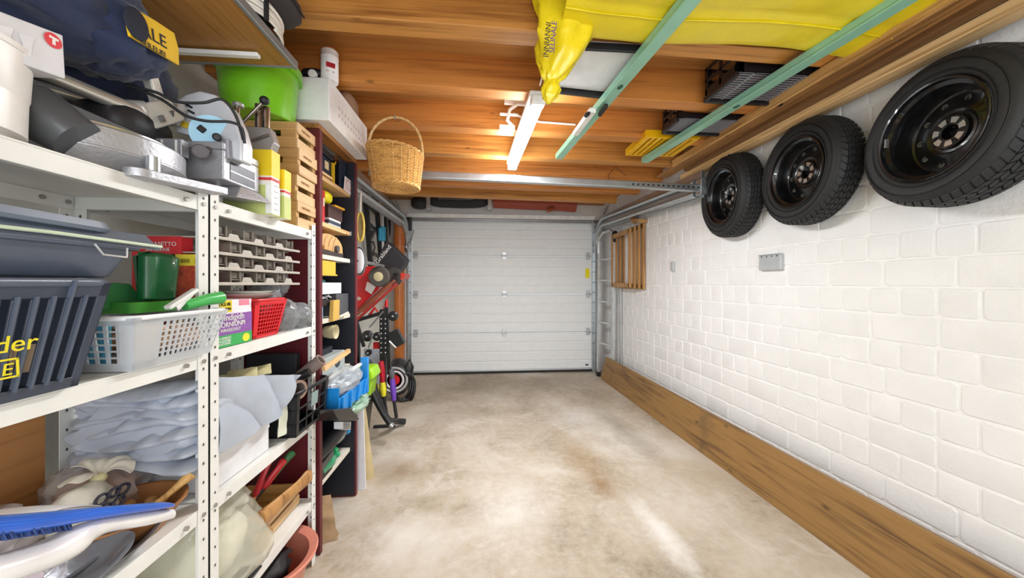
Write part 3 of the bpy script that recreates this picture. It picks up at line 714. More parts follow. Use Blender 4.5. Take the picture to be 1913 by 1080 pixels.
# items on it
def bottle(c, r, h): return [(r * .9, 0), (r, .006), (r, h * .78), (r * .92, h * .82), (r * .5, h * .88), (r * .5, h * .9)]
c = A(616, 166, Y=1.61); c.z = 2.129
t = thing('white_bottle', 'white plastic bottle with red oval print and orange cap on the white perforated box', 'bottle', c)
g = G(); g.lathe([(.034, 0), (.036, .005), (.036, .105), (.0375, .107), (.0375, .11), (.036, .112), (.036, .135), (.03, .142)], c, n=28); g.build('body', mat('#efeeee', .35), t, smooth=40)
g = G(); g.lathe([(.014, .142), (.012, .156), (.004, .162)], c, n=16); g.build('cap', mat('#e4532a', .4), t, smooth=40)
g = G(); g.box(c + Vector((.018, -.0325, .06)), (.036, .002, .022), (0, 0, .5)); g.build('oval_print', mat('#a3202b', .4), t, bevel=.0009)
text('OSRO', .012, c + Vector((.004, -.039, .056)), (.88, .48, 0), (0, 0, 1), mat('#f0dede', .5), t); text('CASTOR', .009, c + Vector((.0, -.039, .03)), (.88, .48, 0), (0, 0, 1), mat('#a3202b', .5), t)
c = A(590, 152, Y=1.63); g = G(); g.ball(c + Vector((-.01, 0, .03)), (.05, .03, .022), 18, 10, p=2.6); g.box(c + Vector((-.01, 0, .008)), (.09, .05, .008)); tag(g.build('black_shoe', mat('#1b1a1e', .5), smooth=50), 'small black shoe beside the white bottle on the perforated box', 'shoe')
g = G(); c = A(584, 152, Y=1.58); g.cyl((c.x, 1.572, 2.147), (c.x, 1.592, 2.147), .018, n=20); tag(g.build('tape_roll', WHT, smooth=40, bevel=.003), 'small white round lid in front of the black shoe on the perforated box', 'lid')
c = A(668, 212, Y=1.98); g = G(); g.ball((c.x - .02, 1.90, 2.128 + .05), (.04, .09, .048), 20, 12, p=2.5, amp=.1); tag(g.build('cloth_bundle', mat('#8b6b52', .8, bump=.3, bscale=30), smooth=60), 'brown bundled cloth on the far end of the white perforated box', 'cloth')
# laminate shelf board overhead
t = thing('laminate_board', 'wood-look laminate shelf board with grey edging fixed high on the left wall', 'shelf', (-.98, .75, 1.995))
g = G(); g.bx(-1.28, -.685, .15, 1.285, 1.998, 2.018); g.build('board', wood('#a5753c', '#8f6230', 'y', 2.2, .45, knots=False), t)
g = G(); g.bx(-.685, -.672, .15, 1.30, 1.993, 2.022); g.bx(-1.28, -.685, 1.285, 1.297, 1.995, 2.02); g.build('edging', mat('#8e9599', .35, .4), t, bevel=.003)
g = G(); a, b = A(484, 104, Z=1.985), A(300, 94, Z=1.985); g.beam(a, b, .02, .014); g.build('support_bar', WHT, t, bevel=.003)
t = thing('cable_coil', 'coil of white cable on the overhead laminate board', 'cable', (-.79, 1.13, 2.02), group=None)
g = G(); pts = []
for i in range(6 * 28 + 1):
    a = 2 * PI * i / 28; k = i / 28; pts.append((-.77 + (.105 + .004 * math.sin(k * 3)) * math.cos(a), 1.15 + (.12 + .005 * math.cos(k * 5)) * math.sin(a), 2.03 + .0105 * k))
g.tube(pts, .0055, 6); g.build('cable', mat('#ece7dd', .4), t, smooth=60)
g = G(); g.box((-.662, 1.10, 2.058), (.012, .006, .07)); g.build('tie', BLK, t)
c = A(536, 42, Y=1.17); g = G(); g.ball((-.78, 1.12, 2.125), (.17, .13, .033), 30, 14, p=5, amp=.05); t = thing('dark_case', 'dark brown zipped fabric case behind the coil of white cable', 'case', c); g.build('body', mat('#352f31', .7, bump=.2), t, smooth=60)
g = G(); g.tube([(-.612, 1.03, 2.125), (-.608, 1.12, 2.127), (-.612, 1.22, 2.125)], .003, 6); g.build('piping', BLK, t)

# ---- lime bucket ----
c = A(485, 200, Y=1.47); c.z = 1.879
LG = mat('#78c222', .28, coat=.3)
t = thing('lime_bucket', 'large lime green plastic bucket standing on the stacked wooden crates', 'bucket', c)
g = G(); g.lathe([(.118, 0), (.122, .004), (.137, .19), (.149, .19), (.150, .222), (.146, .224), (.144, .2), (.133, .195), (.117, .008), (.0, .007)], c, n=48); g.build('body', LG, t, smooth=35)
g = G(); g.box(c + Vector((.09, -.118, .207)), (.012, .006, .01), (0, 0, .7)); g.build('handle_hole', mat('#3c6d10', .5), t)
# ---- wooden crates ----
CRW = wood('#dcb888', '#c09460', 'y', .9, .5, knots=False); CRX = wood('#cfa368', '#ac7c42', 'x', .9, .5, knots=False)
t0 = thing('wooden_crate', 'small wooden slatted crate, lowest of the stack of four', 'crate', (-.9, 1.52, 1.45), group='stacked small wooden crates')
w, d, h = .30, .148, .1065
def cb(*a): g = G(); g.bx(*a); return g
for sx in (-1, 1):
    for (z0, z1) in ((.0, .040), (.062, .1055)):
        x = sx * w / 2; cb(min(x, x - sx * .007), max(x, x - sx * .007), -d / 2, d / 2, z0, z1).build('side_slat', CRW, t0, world=False, bevel=.001)
    for sy in (-1, 1):
        x0 = sx * (w / 2 - .008); cb(min(x0, x0 - sx * .016), max(x0, x0 - sx * .016), min(sy * (d / 2 - .008), sy * (d / 2 - .024)), max(sy * (d / 2 - .008), sy * (d / 2 - .024)), 0, .1055).build('corner_post', CRX, t0, world=False)
for sy in (-1, 1):
    y = sy * d / 2; Y0, Y1 = min(y, y - sy * .007), max(y, y - sy * .007)
    g = G(); g.bx(-w / 2 + .007, w / 2 - .007, Y0, Y1, 0, .045); g.bx(-w / 2 + .007, w / 2 - .007, Y0, Y1, .07, .1055); g.bx(-w / 2 + .007, -.05, Y0, Y1, .045, .07); g.bx(.085, w / 2 - .007, Y0, Y1, .045, .07)
    g.build('end_board', CRX, t0, world=False, bevel=.001)
for i in range(4): x = -w / 2 + .01 + i * .072; cb(x, x + .062, -d / 2 + .008, d / 2 - .008, .001, .006).build('bottom_slat', CRW, t0, world=False)
inkw = mat('#9a6a3a', .6, var=0)
text('OBSTKISTE', .014, (w / 2 - .9 + 0 - .0 + .0, 1.52 - .045, 1.45 + .078), (0, 1, 0), (0, 0, 1), inkw, t0)
for k, lab in ((1, 'small wooden slatted crate, second from the bottom of the stack'), (2, 'small wooden slatted crate, third from the bottom of the stack'), (3, 'small wooden slatted crate, topmost and under the lime bucket')):
    dup(t0, (-.9 + .004 * (-1) ** k, 1.52 + .002 * k, 1.45 + .1068 * k), lab)
# ---- yellow cartons ----
def carton(lab, x0, x1, y0, y1, z0, z1, k):
    t = thing('yellow_carton', lab, 'carton', ((x0 + x1) / 2, (y0 + y1) / 2, z0)); H_ = z1 - z0
    g = G(); g.bx(x0, x1, y0, y1, z0, z1); g.build('box', mat('#f0ede2', .5), t, bevel=.002)
    e = .0008
    for nm, a, b, col in (('yellow_top', .60, 1.0, '#f2d21c'), ('red_band', .53, .575, '#d23b3f'), ('green_base', 0, .46, '#c6cf7f')):
        g = G(); g.bx(x0 - e, x1 + e, y0 - e, y1 + e, z0 + H_ * a + .0002, z0 + H_ * b - .0002 + (e if b == 1 else 0)); g.build(nm, mat(col, .5), t)
    if k:
        g = G(); g.bx(x1 - .018, x1 + .0014, y0 - .0014, y1, z0 + .004, z0 + H_ * .46); g.build('white_strip', mat('#efefea', .5), t)
        text('Hadilon', .025, (x0 + .03, y0 - e, z0 + H_ * .66), (1, 0, 0), (0, 0, 1), mat('#c22a30', .5), t)
        text('BODERGA', .009, (x0 + .075, y0 - e, z0 + H_ * .79), (1, 0, 0), (0, 0, 1), INKB, t)
        g = G(); g.box((x0 + .10, y0 - .001, z0 + H_ * .885), (.013, .001, .013), (0, PI / 4, 0)); g.build('emblem', INKB, t)
        text('wif', .03, (x1 - .075, y0 - e, z0 + H_ * .2), (1, .0, .15), (0, 0, 1), mat('#5f7a35', .5), t)
        for j in range(6): g = G(); g.box((x1 + .0017, (y0 + y1) / 2, z0 + .02 + j * .02), (.0006, .022, .002)); g.build('print_line', mat('#8d8f96', .6), t)
carton('front yellow and green carton beside the mitre saw', -.90, -.706, 1.20, 1.245, 1.45, 1.665, True)
carton('rear yellow and green carton touching the wooden crates', -.90, -.70, 1.262, 1.302, 1.45, 1.62, False)
# ---- mitre saw ----
CAST = mat('#b4b5ba', .42, .6, bump=.15, bscale=120); LGT = mat('#d5d8dd', .35, .2)
t = thing('mitre_saw', 'grey sliding mitre saw with round turntable on the top metal shelf', 'saw', (-.92, .86, 1.46))
g = G(); g.lathe([(.155, .012), (.16, .016), (.172, .045), (.1735, .047), (.1735, .05), (.172, .052), (.172, .092), (.168, .096), (.0, .096)], (-.925, .87, 1.452), n=56); g.build('turntable', CAST, t, smooth=35)
g = G(); g.lathe([(.150, .096), (.150, .106), (.146, .108), (0, .108)], (-.925, .87, 1.452), n=56); g.build('scale_ring', mat('#c8c9cb', .25, .9), t, smooth=35)
g = G(); g.bx(-.93, -.735, 1.03, 1.185, 1.515, 1.60); g.bx(-.93, -.735, 1.03, 1.185, 1.60, 1.622); b_ = g.build('side_table', CAST, t, bevel=.004)
g = G(); g.bx(-.736, -.7335, 1.055, 1.16, 1.523, 1.575); g.build('recess', mat('#4b4b50', .4, .4), t)
g = G(); g.bx(-.7345, -.7325, 1.055, 1.16, 1.545, 1.549); g.build('rib', CAST, t)
g = G(); g.prism([(-.735, 1.10, 1.515), (-.735, 1.185, 1.515), (-.70, 1.19, 1.485), (-.735, 1.08, 1.478)], (-.1, 0, 0)); fixn(g.build('foot_wing', CAST, t, bevel=.002))
a, b = A(262, 326, X=-.735), A(410, 358, X=-.715)
g = G(); g.beam(a, b, .05, .02); g.cyl(a + Vector((0, 0, -.010)), a + Vector((0, 0, .010)), .026, n=24); g.build('arm_plate', CAST, t, bevel=.003)
g = G(); q = A(295, 348, X=-.735); g.cyl((-.80, 1.1, 1.451), (-.80, 1.1, 1.52), .012, n=12); g.build('foot', STEEL, t, smooth=40); g = G(); g.cyl((-.745, q.y, 1.451), (-.745, q.y, 1.505), .013, n=16); g.build('foot', STEEL, t, smooth=40)
g = G(); g.bx(-1.05, -.80, .975, 1.0, 1.56, 1.605); g.build('fence', mat('#a9abb2', .4, .5), t, bevel=.003)
g = G()
for i in range(6): g.bx(-.99 + i * .035, -.986 + i * .035, .973, .975, 1.565, 1.6)
g.build('scale_marks', WHT, t)
for (p, q, r) in ((A(20, 112, X=-.93), A(268, 213, X=-.88), .016), (A(60, 160, X=-1.0), A(215, 206, X=-.97), .015)):
    g = G(); g.cyl(p, q, r, n=20); g.build('slide_rail', mat('#dcdad6', .25, .7), t, smooth=40)
g = G(); c = A(278, 212, X=-.875)
g.beam(c + Vector((-.03, -.02, -.035)), c + Vector((.01, .055, .035)), .06, .06); g.beam(c + Vector((0, .03, .03)), A(276, 132, X=-.87), .022, .035); g.beam(c + Vector((.0, .05, 0)), c + Vector((.0, .08, .065)), .05, .03)
g.cyl(c + Vector((-.06, -.035, -.008)), c + Vector((.0, .0, .006)), .024, n=16); g.build('bracket_casting', mat('#c9c6c0', .38, .35), t, bevel=.005)
g = G(); c2 = A(235, 240, X=-.93); g.ball(c2, (.07, .09, .05), 20, 12, p=3); g.build('motor', mat('#26262a', .45), t, smooth=50)
g = G(); g.bx(-1.06, -.83, .72, .96, 1.558, 1.585); g.build('dark_body', mat('#17171a', .5), t, bevel=.004)
g = G(); g.bx(-1.12, -1.03, .60, .98, 1.50, 1.73); g.build('dark_gap_filler', mat('#1a1a1d', .5), t, bevel=.01)  # black box added to darken the gap behind the slide rails
for dy, dz in ((-.004, -.012), (.03, .018)):
    g = G(); g.box(c + Vector((.031, dy + .005, dz)), (.004, .018, .016), (.6, 0, 0)); g.build('casting_recess', mat('#5c5a57', .5), t, bevel=.002)
P = [(312, 222), (318, 195), (345, 175), (372, 168), (402, 176), (428, 200), (444, 235), (453, 268), (452, 302), (430, 296), (395, 262), (340, 244)]
g = G(); g.prism([A(x, y, Y=1.06) for x, y in P], (0, .05, 0)); fixn(g.build('blade_guard', LGT, t, bevel=.008, seg=3))
g = G(); g.prism([A(x, y, Y=1.05) for x, y in [(322, 217), (345, 222), (388, 240), (385, 262), (330, 246)]], (0, .02, 0)); fixn(g.build('guard_arm', LGT, t, bevel=.003))
g = G(); g.prism([A(x, y, Y=1.045) for x, y in [(325, 221), (350, 228), (350, 240), (325, 232)]], (0, .006, 0)); fixn(g.build('yellow_sticker', mat('#e2c43a', .5), t))
for (px, py) in ((353, 198), (357, 209)):
    g = G(); g.box(A(px, py, Y=1.058), (.018, .004, .006), (0, .5, 0)); g.build('vent_slot', BLK, t)
g = G(); g.cyl(A(398, 252, Y=1.052), A(398, 252, Y=1.058), .052, n=40); g.build('blade', mat('#8fbdd2', .3, .1), t, smooth=30)
g = G(); g.cyl(A(405, 256, Y=1.035), A(405, 256, Y=1.055), .0105, n=20); g.build('arbor', BLK, t, smooth=30, bevel=.003)
g = G(); g.prism([A(x, y, Y=1.04) for x, y in [(388, 275), (424, 258), (426, 296), (385, 292)]], (0, .02, 0)); fixn(g.build('fence_wing', mat('#9a9aa2', .4, .5), t, bevel=.003))
g = G(); g.cyl(A(374, 283, Y=.99), A(374, 283, Y=1.005), .019, n=20); g.cyl(A(376, 281, Y=1.0), A(390, 280, Y=1.03), .01, n=10); g.build('knob', mat('#5a5456', .5), t, smooth=40, bevel=.003)
g = G(); g.beam(A(370, 236, Y=1.03), A(383, 246, Y=1.04), .012, .016); g.build('wing_nut', BLK, t, bevel=.003)
for pts in ([(238, 160), (290, 172), (330, 190), (380, 192), (415, 186), (440, 215), (455, 262)], [(236, 158), (300, 185), (345, 215), (385, 226), (430, 228), (452, 240), (457, 268)]):
    P = [A(x, y, Y=.93 + .1 * i / len(pts)) for i, (x, y) in enumerate(pts)]
    Q = []
    for i in range(len(P) - 1):
        for s_ in range(5):
            u = s_ / 5; p0, p1, p2, p3 = P[max(i - 1, 0)], P[i], P[i + 1], P[min(i + 2, len(P) - 1)]
            Q.append(.5 * ((2 * p1) + (p2 - p0) * u + (2 * p0 - 5 * p1 + 4 * p2 - p3) * u * u + (3 * p1 - p0 - 3 * p2 + p3) * u ** 3))
    Q.append(P[-1]); g = G(); g.tube(Q, .0038, 8); g.build('power_cable', BLK, t, smooth=60)
# press / vise on the cartons
t = thing('drill_press_head', 'grey cast clamp with two steel posts and ball-ended lever above the yellow carton', 'clamp', A(480, 281, Y=1.2))
g = G(); g.prism([A(x, y, Y=1.205) for x, y in [(447, 240), (455, 235), (503, 238), (512, 266), (506, 281), (449, 279)]], (0, .035, 0)); fixn(g.build('body', mat('#a19c98', .45, .5), t, bevel=.003))
for px, y0, y1, r in ((443, 197, 240, .0085), (484, 196, 240, .0125), (497, 201, 240, .0125)):
    g = G(); g.cyl(A(px, y1, Y=1.23), A(px, y0, Y=1.23), r, n=16); g.build('post', mat('#b4aca2', .2, 1), t, smooth=40)
g = G(); g.cyl(A(445, 200, Y=1.23), A(445, 193, Y=1.23), .017, n=20); g.build('cap', ALU, t, smooth=40, bevel=.003)
g = G(); g.cyl(A(444, 238, Y=1.2), A(492, 190, Y=1.2), .005, n=10); g.cyl(A(470, 263, Y=1.2), A(502, 252, Y=1.2), .004, n=8); g.build('lever', mat('#8d8780', .25, .9), t, smooth=40)
g = G(); g.ball(A(494, 188, Y=1.2), (.0145, .0145, .0145), 18, 12); g.build('ball_knob', BLK, t, smooth=60)
# pail, white box, grey cone
c = Vector((-.875, .595, 1.452))
g = G(); g.lathe([(.075, 0), (.088, .01), (.108, .09), (.111, .155), (.114, .156), (.114, .165), (.108, .165), (.105, .02), (0, .015)], c, n=48); tag(fixn(g.build('white_pail', mat('#eceae6', .35), smooth=40)), 'rounded white plastic pail at the near end of the top metal shelf', 'pail')
t = thing('white_product_box', 'white cardboard box with red round logo lying on the white pail', 'box', (-.85, .6, 1.62))
Pb = [A(-60, 84, X=-.775), A(123, 148, X=-.775), A(118, 66, X=-.775), A(-60, -2, X=-.775)]
g = G(); g.prism(Pb, (-.2, 0, 0)); fixn(g.build('box', mat('#d9d9dc', .45), t, bevel=.002))
u_ = (Pb[1] - Pb[0]).normalized(); c = A(99, 76, X=-.774)
g = G(); g.lathe([(.0125, 0), (.0125, .0012)], c, Matrix.Rotation(PI / 2, 4, 'Y'), n=28); g.build('red_logo', mat('#d8232e', .4), t)
g = G(); g.box(c + Vector((.0016, 0, .004)), (.0012, .013, .004)); g.box(c + Vector((.0016, 0, -.003)), (.0012, .004, .009)); g.build('logo_mark', WHT, t)
for px, s in ((48, 'S'), (8, 'US')): text(s, .016, A(px - 8, 100 if s == 'S' else 92, X=-.774), u_, (0, 0, 1), mat('#f3f3f3', .5), t)
for px, py in ((50, 62), (10, 45)):
    g = G(); g.prism([A(px + x, py + y, X=-.7745) for x, y in [(-16, 0), (16, 8), (10, 22), (8, 44), (-8, 42), (-8, 20)]], (.0006, 0, 0)); fixn(g.build('printed_shape', mat('#e9e9ec', .5), t))
g = G(); a = A(72, 225, X=-.88); b = A(175, 295, X=-.83); b = A(146, 262, X=-.80); a = A(50, 198, X=-.86)
g.tube([a, lerp(a, b, .5), b], [.05, .047, .042], 32); tag(g.build('grey_tube', mat('#4e5256', .35, coat=.2), smooth=50), 'dark grey plastic tube between the white pail and the saw turntable', 'tube')
# navy bag
t = thing('navy_bag', 'navy blue fabric bag with yellow lettered label slumped over the mitre saw', 'bag', A(190, 130, X=-.95))
g = G(); c = A(175, 62, X=-.95); g.ball((-.955, .74, 1.838), (.145, .22, .125), 48, 30, p=2.7, amp=.13, freq=1.6, seed=4, ridge=True)
g.ball((-1.02, .98, 1.80), (.09, .19, .10), 30, 20, p=2.6, amp=.10, freq=2, seed=7, ridge=True)
g.ball((-.89, .865, 1.805), (.10, .11, .085), 36, 20, p=2.4, amp=.10, freq=2, seed=2, ridge=True); NB = mat('#1b2848', .85, bump=.3, bscale=40, sheen=.2, var=.2, nscale=6); fixn(g.build('body', NB, t, smooth=80))
YP = mat('#e3b81d', .6)
pp = [A(x, y, X=-.778) for x, y in [(244, 68), (238, 40), (262, 22), (290, 38), (326, 62), (334, 92), (335, 122)]]
g = G(); g.prism(pp, (-.006, 0, 0)); fixn(g.build('yellow_label', YP, t, bevel=.001))
DK = mat('#17182a', .6, var=0)
g = G(); g.ball(A(255, 45, X=-.775), (.006, .028, .034), 18, 12); g.build('flap', mat('#1d2130', .8), t, smooth=60)
o_ = A(264, 66, X=-.777); r_ = A(316, 97, X=-.777) - o_
text('ALE', .04, A(262, 62, X=-.7775), r_, (0, 0, 1), DK, t); text('BEILELIEI', .0165, A(262, 80, X=-.7775), r_, (0, 0, 1), DK, t)
# =============== contents of the metal shelves ===============
def taper(x0, x1, y0, y1, z0, z1, i):
    """top rectangle x0..y1 at z1, bottom inset by i at z0; returns bottom and top corner loops"""
    b = [Vector((x0 + i, y0 + i, z0)), Vector((x1 - i, y0 + i, z0)), Vector((x1 - i, y1 - i, z0)), Vector((x0 + i, y1 - i, z0))]
    t = [Vector((x0, y0, z1)), Vector((x1, y0, z1)), Vector((x1, y1, z1)), Vector((x0, y1, z1))]
    return b, t
def side(b, t, i):  # wall patch: b_i, b_i+1, t_i+1, t_i  with inward thickness
    j = (i + 1) % 4; cen = sum(b, Vector()) / 4; n = cen - (b[i] + b[j]) / 2; n.z = 0
    return [b[i], b[j], t[j], t[i]], n.normalized()
def rim_loop(g, loop, r):
    P = []
    for i in range(4):
        a, c_, d = loop[i - 1], loop[i], loop[(i + 1) % 4]
        P += [c_ + (a - c_).normalized() * .025, c_ + ((a - c_).normalized() + (d - c_).normalized()) * .007, c_ + (d - c_).normalized() * .025]
    g.tube(P, r, 8, close=True, flat=.7); return g
# ---- dark grey basket (near, middle shelf)
GB = mat('#3d4554', .42, coat=.1); GB2 = mat('#566071', .38, coat=.15)
t = thing('grey_basket', 'dark blue-grey slotted plastic basket with yellow lettering on the middle shelf', 'basket', (-.86, .55, 1.036))
b, tp = taper(-1.03, -.70, .36, .705, 1.037, 1.222, .028)
g = G()
for i in range(4):
    pa, n = side(b, tp, i); w = (pa[1] - pa[0]).length; R = [(0, 1, 0, .10), (0, 1, .86, 1), (0, .05, 0, 1), (.95, 1, 0, 1)]
    if i == 1: R += [(.05, .35, .1, .86)]; R += [(.35 + k * .066, .35 + k * .066 + .034, .1, .86) for k in range(9)]
    elif i > 1: R = [(0, 1, 0, 1)]
    else:
        nb = 12; R += [(.05 + k * .9 / nb, .05 + k * .9 / nb + .032, .1, .86) for k in range(nb)]
    bars(g, pa, R, n * .004)
bars(g, b, [(0, 1, 0, 1)], (0, 0, .003)); fixn(g.build('body', GB, t, bevel=.0015))
g = G()
pa, n = side(b, tp, 1)
for k in range(9):
    u = .355 + k * .066; bars(g, pa, [(u, u + .012, .08, .88)], n * -.004)
fixn(g.build('ribs', GB2, t))
g = G(); rim_loop(g, tp, .007); g.build('rim', GB2, t, smooth=60)
g = G()
for k in range(3): g = G(); bars(g, side(b, tp, 1)[0], [(.15 + k * .33, .16 + k * .33, .86, 1.02)], side(b, tp, 1)[1] * -.008); g.build('rim_rib', GB2, t)
YT = mat('#ecdc2a', .5, var=0)
pa, n = side(b, tp, 1); r_ = pa[1] - pa[0]; up_ = pa[3] - pa[0]
text('der', .036, A(-20, 662, X=-.706), r_, up_, YT, t, off=.003)
q = A(-4, 703, X=-.712); text('E', .026, q, r_, up_, YT, t, off=.0035)
g = G(); e = r_.normalized(); f = up_.normalized(); o = q + Vector((.0035, 0, 0)) - e * .006 - f * .006
for (a1, a2, b1, b2) in ((0, .026, 0, .003), (0, .026, .028, .031), (0, .003, 0, .031), (.023, .026, 0, .031)): g.hexa([o + e * a1 + f * b1, o + e * a2 + f * b1, o + e * a2 + f * b2, o + e * a1 + f * b2] + [o + Vector((.0008, 0, 0)) + e * a1 + f * b1, o + Vector((.0008, 0, 0)) + e * a2 + f * b1, o + Vector((.0008, 0, 0)) + e * a2 + f * b2, o + Vector((.0008, 0, 0)) + e * a1 + f * b2])
g.build('logo_frame', YT, t)
g = G(); g.sheet(lambda u, v: (-.74 - .01 * math.sin(u * 3), .60 + .03 * u, 1.075 + .045 * v), 5, 5, .003); tag(g.build('crumpled_note', mat('#c9b49a', .6), smooth=60), 'small crumpled pale scrap inside the dark grey slotted basket', 'paper')
# ---- grey storage box with open lid on top
t = thing('grey_storage_box', 'blue-grey plastic storage box with tilted lid on top of the slotted basket', 'box', (-.9, .58, 1.232))
def rr_loft(x0, x1, y0, y1, zs, rad, n=6):
    rings = []
    for z, ins in zs:
        ring = []
        for cx, cy, a0 in ((x1 - ins - rad, y0 + ins + rad, -90), (x1 - ins - rad, y1 - ins - rad, 0), (x0 + ins + rad, y1 - ins - rad, 90), (x0 + ins + rad, y0 + ins + rad, 180)):
            for k in range(n + 1): a = math.radians(a0 + 90 * k / n); ring.append((cx + rad * math.cos(a), cy + rad * math.sin(a), z))
        rings.append(ring)
    return rings
g = G(); g.loft(rr_loft(-1.04, -.70, .33, .762, [(1.231, .028), (1.235, .022), (1.285, .004), (1.287, -.006), (1.297, -.008), (1.3, -.002), (1.295, .004), (1.245, .026)], .03)); fixn(g.build('body', GB2, t, smooth=40))
g = G(); g.sheet(lambda u, v: Vector((-.69 - .03 * v, .49 + .30 * u, 1.293 + .03 * v * min(1, 4 * u))), 12, 4, .003); fixn(g.build('lid_flap', mat('#6a7483', .4), t, smooth=50))
g = G(); g.tube([(-.686, .50, 1.301), (-.686, .60, 1.302), (-.684, .785, 1.298)], .003, 8); g.build('lid_edge', mat('#c9dbc0', .3), t)
g = G(); g.loft([[Vector((x, y, z + dz * (y - .36) * -.02)) for x, y, z in r] for r, dz in zip(rr_loft(-1.04, -.70, .33, .715, [(1.322, 0), (1.328, -.004), (1.340, 0), (1.344, .02)], .035), (1, 1, 1, 1))]); fixn(g.build('lid', mat('#74808f', .4), t, smooth=50))
g = G(); pts = [(-.684, .66, 1.290), (-.680, .67, 1.272), (-.680, .71, 1.270), (-.684, .715, 1.288)]; g.tube(pts, .0018, 6); g.build('wire_catch', ALU, t, smooth=40)
# ---- translucent white basket
WB = mat('#e6eaee', .3, var=.02, alpha=.5, coat=.2)
t = thing('white_basket', 'translucent white lattice basket full of odds and ends on the middle shelf', 'basket', (-.87, .92, 1.036))
b, tp = taper(-1.02, -.70, .745, 1.0, 1.037, 1.15, .028)
g = G(); H = []
for i in range(4):
    pa, n = side(b, tp, i)
    if i == 1: R = [(0, 1, 0, .16), (0, 1, .9, 1), (0, .25, 0, 1)] + grid_rects(12, 7, .022, .035, .25, 1, .16, .9)
    elif i == 0: R = [(0, 1, 0, .14), (0, 1, .88, 1), (.9, 1, 0, 1)] + grid_rects(12, 6, .022, .035, 0, .9, .14, .88)
    else: R = [(0, 1, 0, .14), (0, 1, .88, 1)] + grid_rects(12, 6, .022, .035, 0, 1, .14, .88)
    bars(g, pa, R, n * .003)
bars(g, b, [(0, 1, 0, 1)], (0, 0, .003)); fixn(g.build('lattice_walls', WB, t))
g = G(); rim_loop(g, tp, .005); g.build('rim', mat('#eef1f4', .3), t, smooth=60)
def solo(name, lab, cat, g, m, **k):
    ln = k.pop('group', None); o = g.build(name, m, **k); fixn(o); return tag(o, lab, cat, ln)
g = G(); g.bx(-.845, -.825, .79, .797, 1.045, 1.165); solo('blue_ruler', 'light blue strip standing inside the translucent white basket', 'strip', g, mat('#57b2d8', .4), bevel=.001)
g = G(); g.bx(-.815, -.795, .79, .80, 1.045, 1.15); solo('teal_box', 'teal-blue flat box standing in the translucent white basket', 'box', g, mat('#4f9fc0', .4), bevel=.001)
for k, (x, y, z, r, c_) in enumerate(((-.78, .86, 1.09, .042, '#c8a27e'), (-.78, .94, 1.09, .042, '#d9b39a'), (-.90, .88, 1.08, .04, '#a78365'), (-.89, .82, 1.07, .03, '#b9c0c8'))):
    g = G(); g.ball((x, y, z), (r, r, r * .8), 18, 12, amp=.35, freq=2, seed=k); solo('wrapped_bundle', ['tan wrapped bundle nearest the aisle in the translucent basket', 'pinkish wrapped bundle at the far end of the translucent basket', 'brown wrapped bundle at the back of the translucent basket', 'small grey bundle low in the translucent basket'][k], 'bundle', g, mat(c_, .6, var=.3), smooth=60)
g = G(); g.beam(A(312, 576, Y=.85), A(366, 541, Y=.93), .016, .01); g.beam(A(330, 578, Y=.87), A(362, 546, Y=.94), .006, .012); solo('scraper', 'white plastic scraper poking out of the translucent basket', 'scraper', g, WHT, bevel=.004)
t = thing('green_sheet', 'green folded plastic piece sticking up from the translucent basket', 'plastic piece', (-.9, .8, 1.2))
g = G(); g.prism([A(x, y, X=-.86) for x, y in [(188, 580), (190, 545), (215, 528), (245, 530), (262, 552), (264, 585)]], (-.012, 0, 0)); fixn(g.build('piece', mat('#4a9a60', .45), t, bevel=.004))
# green boxes behind
t = thing('dark_green_box', 'dark green plastic tub behind the translucent basket', 'tub', (-.93, .97, 1.19))
g = G(); g.loft(rr_loft(A(236, 530, Y=.88).x, A(345, 530, Y=.98).x, .88, .98, [(1.178, .014), (1.184, .006), (1.285, .0), (1.297, .012)], .022)); fixn(g.build('tub', mat('#1c6a3c', .35, coat=.3), t, smooth=50))
g = G(); g.loft(rr_loft(-1.0, A(346, 530, Y=1.0).x, .86, 1.0, [(1.150, .004), (1.176, 0)], .015)); solo('bright_green_box', 'bright green shallow box under the dark green tub', 'box', g, mat('#4fae3f', .4), smooth=50)
g = G(); x0, x1, y0, y1, z0, z1 = ff(246, 338, 441, 478, 1.025, .04); g.bx(x0, x1, y0, y1, 1.04, z1); t = thing('red_box', 'red cardboard box with white lettering at the back of the middle shelf', 'box', (x0, y1, 1.036)); g.build('box', mat('#dd2b33', .5), t, bevel=.001)
text('CESASETTO', .016, A(268, 459, Y=1.024), (1, 0, 0), (0, 0, 1), WHT, t); text('SANGERIE', .014, A(272, 469, Y=1.024), (1, 0, 0), (0, 0, 1), WHT, t)
t = thing('patterned_box', 'tall yellow and red patterned box beside the shelf post', 'box', (-.86, 1.0, 1.036))
x0, x1, y0, y1, z0, z1 = ff(329, 363, 476, 560, 1.008, .015); g = G(); g.bx(x0, x1, y0, y1, 1.04, z1); g.build('box', mat('#b5472c', .5, var=.5, nscale=60), t)
g = G(); g.bx(x0 - .001, x1 + .001, y0 - .001, y1 + .001, z1 - .03, z1 + .001); g.build('yellow_band', mat('#e6d23a', .5), t); text('888', .016, (x0 + .012, y0 - .001, z1 - .022), (1, 0, 0), (0, 0, 1), mat('#6b5a1e', .5), t)
g = G(); g.tube([A(345, 572, X=-.735), A(385, 560, X=-.725), A(412, 556, X=-.72)], [.012, .015, .017], 14); g.cyl(A(412, 556, X=-.72), A(414, 555.5, X=-.72), .013, n=14); solo('plastic_scoop', 'bright green plastic scoop lying out over the basket rim by the post', 'scoop', g, mat('#46b257', .35, coat=.2), smooth=45)
